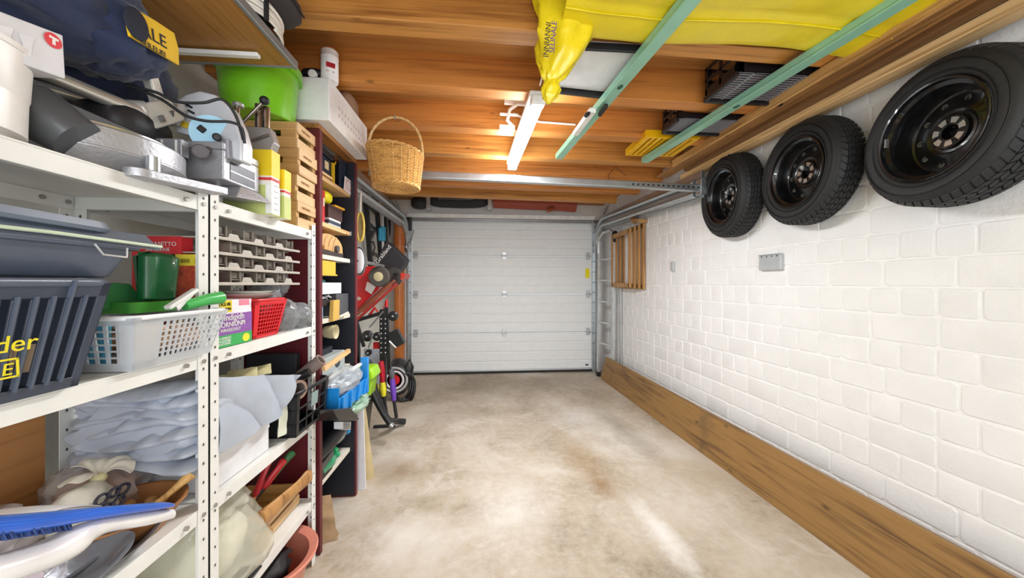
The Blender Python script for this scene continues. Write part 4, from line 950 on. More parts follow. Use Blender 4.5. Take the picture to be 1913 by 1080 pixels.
# ---- second bay, middle shelf: carton, red basket, bags, slotted racks
t = thing('purple_carton', 'white purple and green printed carton beside the white shelf post', 'carton', (-.80, 1.1, 1.036))
x0, x1, y0, y1, z0, z1 = fb(399, 470, 552, 662, -.745, .07); z0 = 1.037; z1 = 1.172; y0 += .005
g = G(); g.bx(x0, x1, y0, y1, z0, z1); g.build('box', mat('#ece8ee', .45), t, bevel=.0015); H_ = z1 - z0; e = .0007
for nm, a, b_, u0, u1, col in (('green_base', 0, .25, 0, 1, '#3fae5c'), ('purple_band', .25, .70, 0, 1, '#8c5aa6'), ('yellow_corner', .74, .995, 0, .42, '#ecd62c'), ('pink_spot', .86, .995, .62, .92, '#e58aa0')):
    g = G(); g.bx(x1 - .02, x1 + e, y0 + (y1 - y0) * u0, y0 + (y1 - y0) * u1, z0 + H_ * a + .0002, z0 + H_ * b_); g.build(nm, mat(col, .5, var=.15 if 'band' in nm else .04, nscale=90), t)
for s, sz, u, v, m in (('SOGS 8K', .0135, .04, .88, INKB), ('DSDTOIN', .012, .04, .78, INKB), ('Windigidh', .027, .02, .56, WHT), ('NORNIUNPI', .021, .02, .42, WHT), ('A WRASSOXUT', .0135, .03, .32, WHT), ('2X BOBREST', .009, .06, .17, WHT), ('RAGOCEBIE', .009, .06, .11, WHT), ('BOSTOKKIE', .009, .06, .05, WHT)):
    text(s, sz, (x1 + e, y0 + (y1 - y0) * u, z0 + H_ * v), (0, 1, 0), (0, 0, 1), m, t)
g = G(); g.lathe([(.0125, 0), (.0125, .0008)], (x1 + e, y0 + (y1 - y0) * .82, z0 + H_ * .12), Matrix.Rotation(PI / 2, 4, 'Y'), n=24, sy=1.25); g.build('round_seal', mat('#e8e03a', .5), t)
RB = mat('#e0202a', .35, coat=.2)
t = thing('red_basket', 'small red lattice plastic basket between the purple carton and the clear bags', 'basket', (-.83, 1.24, 1.036))
b, tp = taper(-.93, -.735, 1.165, 1.345, 1.037, 1.165, .022)
g = G()
for i in range(4):
    pa, n = side(b, tp, i)
    if i == 1: R = [(0, 1, 0, .08), (0, 1, .88, 1), (0, .14, 0, 1), (.93, 1, 0, 1)] + grid_rects(9, 8, .022, .03, .14, .93, .08, .88)
    elif i == 0: R = [(0, 1, 0, .08), (0, 1, .8, 1), (.72, 1, 0, 1)] + grid_rects(6, 9, .03, .045, 0, .72, .08, .8)
    else: R = [(0, 1, 0, 1)]
    bars(g, pa, R, n * .0012)
bars(g, b, [(0, 1, 0, 1)], (0, 0, .003)); fixn(g.build('lattice_walls', RB, t))
g = G(); rim_loop(g, tp, .0045); g.build('rim', RB, t, smooth=60)
g = G(); g.lathe([(.05, 0), (.085, .015), (.088, .018), (.05, .004)], (-.83, 1.26, 1.168), n=32); g.lathe([(.05, .008), (.08, .024), (.084, .027), (.05, .012)], (-.83, 1.26, 1.168), n=32); solo('white_plates', 'white shallow plates lying on the red lattice basket', 'plates', g, mat('#dedcd4', .4), smooth=40)
CLR = mat('#b9bec2', .12, var=.1, alpha=.38, coat=1, bump=.9, bscale=30)
for k, (c_, r, lab) in enumerate((((-.79, 1.42, 1.095), (.05, .058, .055), 'clear plastic bag of dark oddments lying at the front by the red basket'), ((-.83, 1.36, 1.17), (.05, .04, .07), 'upright clear bag of grey stuffing behind the red basket'), ((-.86, 1.50, 1.22), (.04, .035, .05), 'small clear crumpled bag below the slotted metal racks'), ((-.775, 1.50, 1.085), (.045, .05, .048), 'clear crumpled bag at the end of the middle shelf next to the far post'))):
    t = thing('clear_bag', lab, 'bag', c_, group='clear plastic bags on the middle shelf')
    g = G(); g.ball(c_, tuple(a * .72 for a in r), 16, 10, amp=.3, freq=2.4, seed=k + 8); fixn(g.build('contents', mat('#4c4d50', .6, var=.5, nscale=45), t, smooth=60))
    g = G(); g.ball(c_, tuple(a * 1.02 for a in r), 30, 20, amp=.22, freq=2.2, seed=k, ridge=True); fixn(g.build('film', CLR, t, smooth=80))
# stacked steel clip racks
BR = mat('#8d857b', .3, .6); BR2 = mat('#d8d2c8', .35, .4)
racks = []
for k in range(4):
    z = 1.218 + k * .044
    t = thing('metal_tray', ['lowest steel hinge tray of the stack in the dark red-backed bay', 'second steel hinge tray from the bottom of the stack', 'third steel hinge tray from the bottom of the stack', 'topmost steel hinge tray of the stack just under the shelf'][k], 'tray', (-.87, 1.25, z), group='stacked steel hinge trays')
    g = G(); g.bx(-.97, -.755, 1.03, 1.47, z, z + .004); g.bx(-.757, -.754, 1.03, 1.47, z - .003, z + .006); g.build('plate', mat('#d2ccc1', .35, .4), t, bevel=.001)
    off = .0 if k % 2 else .06
    for j in range(4):
        y = 1.04 + off + j * .118
        if y > 1.42: continue
        g = G(); g.bx(-.80, -.765, y, y + .006, z + .004, z + .040); g.bx(-.80, -.765, y + .042, y + .048, z + .004, z + .040); g.bx(-.775, -.769, y, y + .048, z + .012, z + .016); g.bx(-.79, -.772, y + .01, y + .038, z + .018, z + .036); g.build('clip', BR, t, bevel=.001)
        if y + .11 < 1.47:
            g = G(); y2 = y + .055; g.prism([(-.80, y2, z + .004), (-.80, y2 + .058, z + .004), (-.80, y2 + .044, z + .022), (-.80, y2 + .010, z + .022)], (.03, 0, 0)); fixn(g.build('wedge', BR2, t, bevel=.001))
    g = G(); g.cyl((-.785, 1.035, z + .038), (-.785, 1.44, z + .038), .0022, n=6); g.build('rod', BR, t)
# ---- lower shelf (z .63) : tarpaulin, white box, black crate
t = thing('white_flat_box', 'long white cardboard box under the grey tarpaulin', 'box', (-.86, 1.1, .631))
g = G(); g.bx(-1.06, -.765, 1.03, 1.285, .632, .722); g.build('box', mat('#e4e4e6', .5), t, bevel=.002); g = G(); g.bx(-1.062, -.763, 1.028, 1.287, .708, .736); g.build('lid', mat('#eeeef0', .5), t, bevel=.002)
g = G(); g.bx(-.7635, -.7605, 1.06, 1.10, .735, .741); g.cyl((-.76, 1.055, .733), (-.76, 1.075, .733), .004, n=8); g.build('metal_clip', ALU, t)
TP = mat('#b1b9c6', .38, var=.06, bump=.15, bscale=20, coat=.15)
t = thing('grey_tarpaulin', 'folded silver-grey tarpaulin bundle on the white flat box', 'tarpaulin', (-.87, 1.1, .745))
g = G(); rings = []; nj, nk = 70, 96
for j in range(nj + 1):
    f = j / nj; y = .975 + .47 * f; e = min(1, f * 9) ** .5 if f < .12 else min(1, (1 - f) * 5) ** .5
    zt = .955 - .10 * f - .02 * f * f; zb_ = .742 + .03 * f; cz = (zt + zb_) / 2; hz = (zt - zb_) / 2; ring = []
    for k in range(nk):
        a = 2 * PI * k / nk; ca, sa = math.cos(a), math.sin(a)
        x = -.905 + .150 * math.copysign(abs(ca) ** .55, ca) * (.8 + .2 * e); z = cz + hz * math.copysign(abs(sa) ** .8, sa) * (.62 + .38 * e)
        w = mnoise.fractal(Vector((x * 4, y * 3, z * 16 + .35 * math.sin(x * 16 + y * 9))), 1, 2, 4)
        q = 1 - 2.6 * abs(w); crease = abs(math.sin(z * 52 + x * 8 + y * 10 + 4 * w)) ** .4
        p = Vector((x + ca * (.016 * q + .013 * crease - .01), y - (1 - e) * .0 - (.02 * q + .02 * crease) * (1 - e), z + sa * .008 * q))
        ring.append(p)
    rings.append(ring)
g.loft(rings); fixn(g.build('bundle', TP, t, smooth=60))
for k in range(7):
    g = G(); rings = []
    for j in range(41):
        u = j / 40; x = -1.065 + .318 * u; w = mnoise.fractal(Vector((x * 9, k * 3.1, .5)), 1, 2, 3); env = min(1, u * 5 + .25) * min(1, (1 - u) * 8 + .5)
        cy = .985 - .012 * w + .010 * (k % 2); cz = .762 + .030 * k + .012 * w + .012 * math.sin(u * 5 + k * 1.3) + .02 * (u - .5) * (k - 2) * .4
        ring = []
        for m_ in range(16):
            a = 2 * PI * m_ / 16; q = 1 + .12 * mnoise.noise(Vector((x * 30, a, k)))
            ring.append(Vector((x, cy + .055 * env * q * math.cos(a), cz + (.0155 + .007 * w) * env * q * math.sin(a) - .35 * abs(.055 * math.cos(a)) * .4)))
        rings.append(ring)
    g.loft(rings); fixn(g.build('fold', TP, t, smooth=70))
FQ = [Vector(p) for p in [(-.762, 1.03, .957), (-.72, 1.405, .862), (-.724, 1.29, .75), (-.738, 1.02, .745)]]
def flapf(u, v):
    p = bil(FQ, u, v); s_ = (1 - u) * 1.1 + v * .9; k = abs(math.sin(s_ * 4.6 + .8 * math.sin(u * 4))) ** .7
    w = mnoise.fractal(p * 7, 1, 2, 3); return p + Vector((.020 * k - .012 + .006 * w, 0, .004 * w))
g = G(); g.sheet(flapf, 70, 40, .003); fixn(g.build('draped_flap', TP, t, smooth=60))
g = G(); g.ball((-1.02, 1.02, .80), (.05, .05, .05), 16, 8); g.build('dark_inner', mat('#3c3f4a', .6), t, smooth=60)
t = thing('black_crate', 'black plastic crate with label holding rolled papers at the shelf end', 'crate', (-.83, 1.49, .631))
b, tp = taper(-1.0, -.705, 1.355, 1.62, .632, .80, .01)
g = G(); MC = mat('#191a1d', .42, coat=.1)
for i in range(4):
    pa, n = side(b, tp, i); R = [(0, 1, 0, .08), (0, 1, .92, 1), (0, 1, .28, .33), (0, 1, .6, .65), (0, .09, 0, 1), (.91, 1, 0, 1)] + [(x, x + .025, 0, 1) for x in (.3, .5, .7)]
    if i == 0: R += [(0, 1, 0, .9)]
    bars(g, pa, R, n * .004)
bars(g, b, [(0, 1, 0, 1)], (0, 0, .004)); fixn(g.build('walls', MC, t, bevel=.002))
g = G(); pa, n = side(b, tp, 1); bars(g, pa, [(.42, .62, .5, .82)], n * -.003); fixn(g.build('label_plate', mat('#8fa3a0', .4), t))
g = G(); rim_loop(g, tp, .006); g.build('rim', MC, t, smooth=60)
def roll(lab, p0, p1, r, col, th=.006):
    t = thing('paper_roll', lab, 'roll', p0, group='rolls in the black crate')
    p0, p1 = Vector(p0), Vector(p1); d = (p1 - p0); M = d.to_track_quat('Z', 'Y').to_matrix().to_4x4(); L = d.length
    g = G(); g.lathe([(r, 0), (r, L), (r - .003, L + .002), (r - th, L), (r - th, .01), (0, .01)], p0, M, n=26, caps=False); fixn(g.build('tube', mat(col, .6, bump=.1), t, smooth=40))
    g = G(); g.lathe([(r + .0005, L - .004), (r + .0008, L + .0025), (r - th - .0005, L + .0015)], p0, M, n=26, caps=False); fixn(g.build('edge', mat('#8b7566', .6), t, smooth=40))
roll('short thick grey-brown roll lying on the black crate rim', (-.86, 1.44, .80), (-.715, 1.385, .81), .036, '#6b5c59', .009)
roll('slimmer grey roll standing up from the black crate', (-.84, 1.54, .78), (-.71, 1.555, .888), .026, '#857671', .006)
g = G(); g.tube([(-.84, 1.47, .80), (-.73, 1.50, .85)], [.016, .018], 12); solo('black_grip', 'black rubber grip between the two rolls in the black crate', 'grip', g, BLK, smooth=40)
for i, (y, z, lab) in enumerate(((1.28, .905, 'nearer cream paper sleeve behind the tarpaulin'), (1.36, .90, 'further cream paper sleeve behind the tarpaulin'))):
    g = crumple([Vector((-.90, y - .09, z - .03)), Vector((-.80, y, z - .02)), Vector((-.82, y + .03, z + .012)), Vector((-.92, y - .05, z))], .008, 8, 14, 10, .006, i); solo('cream_sleeve', lab, 'paper', g, mat('#d8cc9c', .55), smooth=60, group='cream sleeves')
g = G(); g.bx(-1.0, -.80, 1.53, 1.56, .80, .92); solo('black_folder', 'black folder standing at the back of the black crate', 'folder', g, mat('#202228', .5), bevel=.002)
g = crumple([Vector((-.75, 1.31, .66)), Vector((-.735, 1.34, .66)), Vector((-.745, 1.36, .82)), Vector((-.76, 1.33, .83))], .008, 9, 10, 12, .002, 3); solo('pale_plastic_sheet', 'pale yellowish plastic sheet squeezed between tarpaulin and black crate', 'sheet', g, mat('#d9dcc9', .3), smooth=60)
# ---- lower shelf near bay
BC = mat('#a87243', .45)
t = thing('brown_bowl', 'terracotta brown plastic bowl of wooden oddments on the lower shelf', 'bowl', (-.83, .88, .631))
g = G(); g.lathe([(.07, 0), (.075, .004), (.105, .055), (.112, .058), (.112, .063), (.106, .062), (.07, .008), (0, .006)], (-.845, .875, .632), n=48); fixn(g.build('bowl', BC, t, smooth=40))
WD = wood('#b58a55', '#6d4624', 'x', 1.4, .5, knots=False)
for i, (x, y, z, a) in enumerate(((-.80, .84, .672, .4), (-.84, .86, .675, .9), (-.87, .89, .672, 1.6), (-.81, .90, .674, 2.2), (-.86, .84, .67, 2.9))):
    g = G(); d = Vector((math.cos(a), math.sin(a), .1)) * .03; c_ = Vector((x, y, z)); g.cyl(c_ - d, c_ + d, .014, n=16); g.cyl(c_ + d, c_ + d * 1.06, .006, n=10)
    o = solo('wooden_peg', ['turned wooden peg at the front of the terracotta bowl', 'turned wooden peg in the middle of the terracotta bowl', 'turned wooden peg at the back of the terracotta bowl', 'turned wooden peg beside the pale carved piece in the bowl', 'turned wooden peg at the left rim of the terracotta bowl'][i], 'peg', g, WD, smooth=40, bevel=.003, group='wooden pegs in the brown bowl')
g = G(); a_, b_ = Vector((-.80, .89, .675)), Vector((-.76, .955, .725)); g.tube([a_, lerp(a_, b_, .4), lerp(a_, b_, .7), b_], [.012, .007, .009, .014], 12); solo('carved_wood_piece', 'pale carved wooden piece rising from the terracotta bowl', 'ornament', g, wood('#d3a866', '#9a6d35', 'z', 1.2, .45, knots=False), smooth=50)
CB = film('#d7c2b8', .55)
for k, (c_, r, col, lab) in enumerate((((-.98, .955, .70), (.09, .07, .065), '#b5805c', 'brown oddments in a clear bag against the white flat box'), ((-.97, .66, .72), (.09, .13, .065), '#dcc4bc', 'pale pink clear bag spread at the back of the lower shelf'), ((-.84, .65, .675), (.055, .085, .04), '#e2c9d2', 'small rosy clear bag under the white dustpan'))):
    t = thing('filled_bag', lab, 'bag', c_)
    g = G(); g.ball(c_, tuple(a * .8 for a in r), 20, 12, amp=.35, freq=3, seed=k + 3); fixn(g.build('contents', mat(col, .6, var=.35, nscale=30), t, smooth=60))
    g = G(); g.ball(c_, r, 30, 18, amp=.25, freq=2.5, seed=k + 30, ridge=True); fixn(g.build('film', film('#e9e2e2', .35, .15), t, smooth=80))
# ribbon bag
GBo = A(185, 893, X=-.9)
t = thing('cream_gift_bag', 'cream organza bag tied with a bow and printed black rings', 'bag', (-.90, .72, .632))
CR = mat('#ece8da', .5, alpha=.85, bump=.5, bscale=30)
g = G(); g.ball((-.90, .84, .70), (.05, .06, .068), 30, 18, amp=.15, freq=2, seed=5); fixn(g.build('pouch', CR, t, smooth=80))
for sx, sy in ((-.5, -1), (.4, .9), (-.6, .3)):
    g = G()
    def fn(u, v, sx=sx, sy=sy):
        a = (u - .5) * 2.2; r = .062 * v; p = GBo.copy(); d = Vector((sx * .6, sy, .25)).normalized(); s_ = Vector((-d.y, d.x, .3)).normalized()
        return p + d * r * math.cos(a * .9) + s_ * r * math.sin(a) * .75 + Vector((0, 0, .003 * math.sin(u * 17 + 3 * v) * v + .014 * math.sin(v * PI)))
    g.sheet(fn, 30, 12, .0015); fixn(g.build('bow_loop', CR, t, smooth=80))
g = G(); g.ball(GBo, (.014, .014, .012), 12, 8); g.build('knot', mat('#ddd6a8', .5), t, smooth=60)
for k, (y, z, r) in enumerate(((.733, .732, .013), (.755, .735, .011), (.778, .728, .014), (.765, .708, .012), (.742, .706, .011))):
    g = G(); RC = A(210, 928, X=-.845); g.tube([(-.845 + .004 * (k % 2), RC.y - .755 + y + r * math.cos(a * PI / 10), RC.z - .725 + z + r * .8 * math.sin(a * PI / 10)) for a in range(20)], .0032, 6, close=True); g.build('printed_ring', mat('#2b2c3c', .5), t, smooth=60)
# dustpan and brush
t = thing('white_dustpan', 'white plastic dustpan with long handle across the front of the lower shelf', 'dustpan', (-.76, .6, .70))
def strip(path, width, th, m, name, tt, prof=None, smooth=50):
    """path: list of (px,py,X); width in z"""
    P = [A(x, y, X=X) for x, y, X in path]; g = G(); rings = []
    for i, p in enumerate(P):
        w = width[i]; rings.append([p + Vector((th / 2, 0, w / 2)), p + Vector((-th / 2, 0, w / 2)), p + Vector((-th, 0, 0)), p + Vector((-th / 2, 0, -w / 2)), p + Vector((th / 2, 0, -w / 2)), p + Vector((th, 0, 0))])
    g.loft(rings); return fixn(g.build(name, m, tt, smooth=smooth))
WP = mat('#ecebea', .3, coat=.3)
def smoothpath(P, n=6):
    Q = []
    for i in range(len(P) - 1):
        for s_ in range(n):
            u = s_ / n; p0, p1, p2, p3 = [Vector(P[j]) for j in (max(i - 1, 0), i, i + 1, min(i + 2, len(P) - 1))]
            Q.append(.5 * ((2 * p1) + (p2 - p0) * u + (2 * p0 - 5 * p1 + 4 * p2 - p3) * u * u + (3 * p1 - p0 - 3 * p2 + p3) * u ** 3))
    Q.append(Vector(P[-1])); return Q
def pxloft(rows, m, name, tt):
    """rows: (px, ytop, ybottom, X, thickness)"""
    R = smoothpath([(a, b, c_, ) for a, b, c_, d, e in rows]); X = smoothpath([(d, e, 0) for a, b, c_, d, e in rows]); g = G(); rings = []
    for (px, yt, yb), (Xc, th, _) in zip(R, X):
        a, b = A(px, yt, X=Xc), A(px, yb, X=Xc); mid = (a + b) / 2; h = (a - b).length / 2; ring = []
        for k in range(14):
            an = 2 * PI * k / 14; ring.append(mid + Vector((th * math.cos(an), 0, h * math.sin(an))))
        rings.append(ring)
    g.loft(rings); return fixn(g.build(name, m, tt, smooth=60))
pxloft([(-90, 1060, 1130, -.745, .04), (0, 1036, 1092, -.74, .04), (80, 1012, 1064, -.735, .035), (130, 988, 1040, -.73, .03), (165, 974, 1012, -.727, .02), (200, 966, 995, -.725, .018), (270, 956, 983, -.72, .015), (322, 951, 969, -.715, .008)], WP, 'pan', t)
pxloft([(-80, 975, 992, -.80, .06), (60, 946, 958, -.80, .06), (150, 944, 950, -.79, .04)], WP, 'rear_lip', t)
t = thing('blue_brush', 'bright blue hand brush lying on the white dustpan', 'brush', (-.75, .6, .74))
pxloft([(-90, 966, 1015, -.75, .03), (0, 962, 1004, -.745, .03), (90, 955, 988, -.735, .024), (160, 949, 974, -.722, .016), (230, 943, 962, -.712, .014), (300, 938, 952, -.71, .012), (322, 940, 948, -.71, .006)], mat('#1f62d2', .22, coat=.6), 'handle', t)
g = G(); rnd = random.Random(3)
for k in range(150):
    px = -60 + k * 1.25; y0 = 992 - k * .1; a = A(px, y0 - 6, X=-.722 - rnd.random() * .03); g.cyl(a, a + Vector((.006 * rnd.random(), .004, -.028 + .00005 * k)), .0014, n=5)
tag(g.build('bristles', mat('#23407c', .5), t), kind='stuff')
# silver dishes
SL = mat('#8b8f98', .3, .6, bump=.2, bscale=20)
for k, (px, py, X, r, sx, sy, lab) in enumerate(((210, 1035, -.80, .075, .8, 1.25, 'grey shallow dish nearest the brown bowl'), (110, 1062, -.84, .08, .8, 1.2, 'grey shallow dish under the white dustpan'), (150, 1085, -.76, .07, .75, 1.2, 'dark grey shallow dish at the front shelf edge'))):
    c_ = A(px, py, X=X); c_.z = .632 + .012 * k; t = thing('grey_dish', lab, 'dish', c_, group='grey shallow dishes on the lower shelf')
    g = G(); g.lathe([(r * .55, 0), (r * .6, .003), (r * .95, .022), (r * 1.04, .024), (r * 1.05, .027), (r * .93, .027), (r * .55, .006), (0, .005)], c_, Matrix.Rotation(.12, 4, 'X'), n=40, sx=sx, sy=sy); fixn(g.build('dish', SL, t, smooth=40))
# ---- bottom shelf / floor level bags
t = thing('yellowish_bag', 'large translucent yellowish plastic bag on the bottom shelf behind the post', 'bag', (-.86, 1.13, .281))
YBG = mat('#eeeeda', .2, var=.08, nscale=4, alpha=.45, coat=.8, bump=1.0, bscale=12)
rows = [(.281, .12, .17), (.30, .15, .20), (.36, .155, .205), (.42, .14, .18), (.48, .11, .135), (.53, .085, .10), (.57, .06, .07), (.585, .03, .04)]
g = G(); rings = []
for j in range(36):
    f = j / 35 * (len(rows) - 1); i = min(int(f), len(rows) - 2); w_ = f - i; z, a, b_ = [rows[i][k] * (1 - w_) + rows[i + 1][k] * w_ for k in range(3)]
    rings.append([Vector((-.885 + (.02 if j > 22 else .0), 1.15 + .05 * (z - .28), z)) + Vector((a * math.cos(th_), b_ * math.sin(th_), 0)) * (1 + .16 * mnoise.fractal(Vector((math.cos(th_) * 2, math.sin(th_) * 2, z * 7)), 1, 2, 4) + .03 * math.sin(th_ * 9 + z * 12)) for th_ in [2 * PI * k / 44 for k in range(44)]])
g.loft(rings); fixn(g.build('film', YBG, t, smooth=80))
g = G(); g.ball((-.90, 1.15, .385), (.11, .15, .095), 22, 14, amp=.2, freq=2, seed=3); fixn(g.build('contents', mat('#e6e1cb', .6, var=.2, bump=.4, bscale=20), t, smooth=60))
t = thing('pink_bag', 'translucent bag with pink and cream contents on the bottom shelf below the brown bowl', 'bag', (-.84, .86, .281))
g = G(); g.ball((-.86, .85, .365), (.10, .14, .085), 34, 20, amp=.2, freq=2, seed=12, ridge=True); fixn(g.build('film', mat('#efe6c8', .25, alpha=.6, coat=.5, bump=.6, bscale=18), t, smooth=80))
g = G(); g.ball((-.82, .82, .39), (.05, .07, .045), 20, 12, amp=.2, seed=3); g.build('pink_contents', mat('#e98a72', .5), t, smooth=60)
g = G(); g.ball((-.87, .89, .35), (.07, .08, .055), 20, 12, amp=.2, seed=5); g.build('cream_contents', mat('#e6dcb4', .5), t, smooth=60)
# tool tray with pliers
t = thing('wooden_tray', 'small pale wooden slatted tray of tools on the bottom shelf by the far post', 'tray', (-.85, 1.42, .281))
for sx in (-.79, -.99):
    for k in range(2):
        g = G(); g.beam((sx, 1.31, .305 + k * .045), (sx + .0, 1.53, .305 + k * .045), .008, .034); g.build('slat', CRW, t, bevel=.001)
for y in (1.315, 1.525):
    g = G(); g.bx(-.99, -.79, y - .004, y + .004, .285, .37); g.build('end_board', CRX, t, bevel=.001)
g = G(); g.bx(-.99, -.79, 1.32, 1.52, .284, .29); g.build('bottom', CRX, t)
def tool(name, lab, cat, p0, p1, r, col, tip=None, n=10):
    t = thing(name, lab, cat, p0); g = G(); p0, p1 = Vector(p0), Vector(p1); g.tube([p0, lerp(p0, p1, .15), lerp(p0, p1, .6), lerp(p0, p1, .95), p1], [r * .6, r, r * .85, r, r * .5], n, flat=.7); g.build('handle', mat(col, .35, coat=.3), t, smooth=50)
    if tip: g = G(); g.tube([p0, p0 - (p1 - p0) * .35], [r * .6, r * .4], 8); g.build('shaft', mat(tip, .4, .5), t, smooth=40)
tool('pliers', 'red-handled pliers standing highest in the wooden tray', 'pliers', (-.86, 1.36, .42), (-.83, 1.40, .54), .013, '#b51722', '#c79a5a')
tool('red_grip', 'shorter red grip tool between the pliers and the green bottle', 'tool', (-.86, 1.41, .42), (-.81, 1.465, .505), .015, '#c0202c', '#33343a')
tool('green_knife', 'dark green handled tool lying over the wooden tray', 'tool', (-.87, 1.45, .42), (-.80, 1.51, .515), .016, '#2a6b3b', '#2f3033')
t = thing('hand_axe', 'brown wooden axe handle resting over the wooden tray', 'axe', (-.80, 1.4, .37))
pxloft([(486, 955, 985, -.77, .02), (505, 940, 972, -.765, .014), (530, 920, 945, -.755, .010), (556, 898, 922, -.745, .010), (572, 880, 908, -.738, .012), (581, 878, 900, -.735, .006)], wood('#b98850', '#7c5128', 'z', 1, .4, knots=False), 'handle', t)
g = G(); g.bx(-.80, -.768, 1.255, 1.30, .285, .35); g.cyl((-.80, 1.28, .33), (-.76, 1.28, .33), .022, n=16); g.build('wooden_mallet_head', WD, t, smooth=40)
for k, X in enumerate((-.76, -.80)):
    g = G(); g.bx(X, X + .025, 1.12, 1.2, .281, .286); solo('metal_clip', ['small metal clip lying at the front of the bottom shelf', 'small metal clip just behind the front one on the bottom shelf'][k], 'clip', g, DKG, bevel=.001)
# salmon tub on floor
t = thing('salmon_tub', 'round salmon pink plastic tub on the floor under the bottom shelf', 'tub', (-.80, 1.36, 0))
g = G(); g.lathe([(.11, 0), (.115, .005), (.155, .17), (.178, .175), (.182, .185), (.178, .19), (.15, .178), (.11, .01), (0, .008)], (-.83, 1.36, .001), n=48); fixn(g.build('tub', mat('#de8d78', .4, coat=.1), t, smooth=40))
g = G(); g.ball((-.84, 1.36, .15), (.10, .10, .04), 18, 10, amp=.3); g.build('dark_contents', mat('#221d20', .6), t, smooth=60)
# paper bag on the floor in the bookcase
g = crumple([Vector((-.80, 1.64, .002)), Vector((-.70, 1.70, .002)), Vector((-.74, 1.72, .20)), Vector((-.80, 1.66, .22))], .010, 7, 14, 14, .02, 2); solo('brown_paper_bag', 'crumpled brown paper bag on the floor against the bookcase foot', 'bag', g, mat('#a98b68', .7, bump=.2), smooth=50)
# =============== bookcase contents ===============
def boxat(name, lab, cat, px0, px1, yt, yb, X, depth, col, z0=None, bev=.0015, **k):
    x0, x1, y0, y1, za, zb = fb(px0, px1, yt, yb, X, depth); g = G(); g.bx(x0, x1, y0, y1, z0 if z0 is not None else za, zb)
    return solo(name, lab, cat, g, col if not isinstance(col, str) else mat(col, .5), bevel=bev, **k)
# shelf at 1.735 : blue case, yellow tin, cards, mesh
t = thing('blue_tin', 'dark blue box of photos with pale labels on the top pine shelf', 'box', (-.86, 1.72, 1.736))
g = G(); g.bx(-.93, -.80, 1.64, 1.86, 1.737, 1.86); g.build('box', mat('#1d2740', .45), t, bevel=.002)
g = G(); g.bx(-.80, -.797, 1.79, 1.83, 1.80, 1.84); g.build('label', mat('#dbc9a0', .5), t); g = G(); g.bx(-.80, -.797, 1.70, 1.75, 1.76, 1.80); g.build('label', mat('#dbc9a0', .5), t)
g = G(); g.bx(-.94, -.79, 1.63, 1.88, 1.862, 1.89); solo('dark_case', 'black flat case lying on the dark blue box', 'case', g, mat('#20242c', .45), bevel=.003)
t = thing('yellow_tool', 'yellow upright carpenter square standing beside the dark blue box', 'square', (-.80, 1.88, 1.736)); g = G(); g.bx(-.80, -.79, 1.865, 1.885, 1.737, 1.87); g.bx(-.80, -.79, 1.865, 1.90, 1.855, 1.87); g.build('blade', mat('#e3b71e', .4), t)
g = G(); g.beam((-.775, 1.62, 1.75), (-.775, 1.80, 1.75), .02, .012); solo('wooden_stick', 'pale wooden stick lying along the front of the top pine shelf', 'stick', g, PINE, bevel=.002)
g = G(); g.beam((-.80, 1.62, 1.745), (-.79, 1.76, 1.745), .012, .008); solo('thin_batten', 'thin grey batten lying behind the pale stick on the top pine shelf', 'batten', g, mat('#8b8378', .6))
c4 = [Vector((-.775, 1.905, 1.737)), Vector((-.775, 1.99, 1.737)), Vector((-.775, 1.99, 1.90)), Vector((-.775, 1.905, 1.90))]
g = G(); bars(g, c4, grid_rects(5, 9, .05, .02), (-.003, 0, 0)); o = solo('wire_mesh', 'dark wire mesh square leaning at the end of the top pine shelf', 'mesh', g, mat('#2f3f55', .4, .3))
t = thing('price_card', 'white card with red frame hanging at the bookcase edge', 'card', (-.765, 1.98, 1.70)); g = G(); g.prism([A(x, y, X=-.762) for x, y in [(645, 329), (659, 341), (657, 366), (643, 354)]], (-.003, 0, 0)); fixn(g.build('card', mat('#efe7ea', .5), t))
g = G(); P_ = [A(x, y, X=-.761) for x, y in [(648, 336), (656, 343), (655, 358), (646, 350)]]; g.tube(P_, .0012, 5, close=True); g.build('red_frame', mat('#c23a4c', .5), t)
# shelf at 1.515 : books, yellow helmet, brown leather boxes
for i, (y, w, h, col, lab) in enumerate(((1.635, .022, .15, '#7f8b96', 'grey paperback leftmost on the second pine shelf'), (1.662, .018, .155, '#c9c3b4', 'pale thin book second from left on the second pine shelf'), (1.684, .03, .16, '#e7d596', 'cream wide book on the second pine shelf'), (1.718, .012, .16, '#e2882c', 'thin orange book between cream and red books'), (1.734, .026, .16, '#c6222a', 'red book on the second pine shelf'))):
    t = thing('book', lab, 'book', (-.85, y, 1.516), group='books on the second pine shelf'); g = G(); g.bx(-.90, -.785, y, y + w, 1.517, 1.517 + h); g.build('cover', mat(col, .5), t, bevel=.002); g = G(); g.bx(-.785, -.7835, y + w * .25, y + w * .75, 1.60, 1.64); g.build('spine_label', mat('#e8e2d2', .5), t)
g = G(); g.bx(-.92, -.785, 1.80, 1.97, 1.56, 1.612); g.bx(-.922, -.783, 1.798, 1.972, 1.612, 1.625); solo('brown_case', 'dark brown leather case on the stacked white binders', 'case', g, mat('#4a2f2c', .5), bevel=.003)
for k in range(3):
    g = G(); g.bx(-.92, -.785, 1.80 + .004 * k, 1.95, 1.518 + k * .014, 1.530 + k * .014); solo('binder', ['lowest of three flat folders under the brown case', 'middle of three flat folders under the brown case', 'upper of three flat folders under the brown case'][k], 'folder', g, mat(['#aeb8c0', '#3a4350', '#d9dcdd'][k], .5), bevel=.002, group='flat folders under the brown case')
g = G(); g.ball((-.83, 1.82, 1.66), (.05, .05, .035), 20, 12, p=2.4); solo('yellow_hat', 'small bright yellow hat on the brown leather case', 'hat', g, mat('#ece21a', .4), smooth=60)
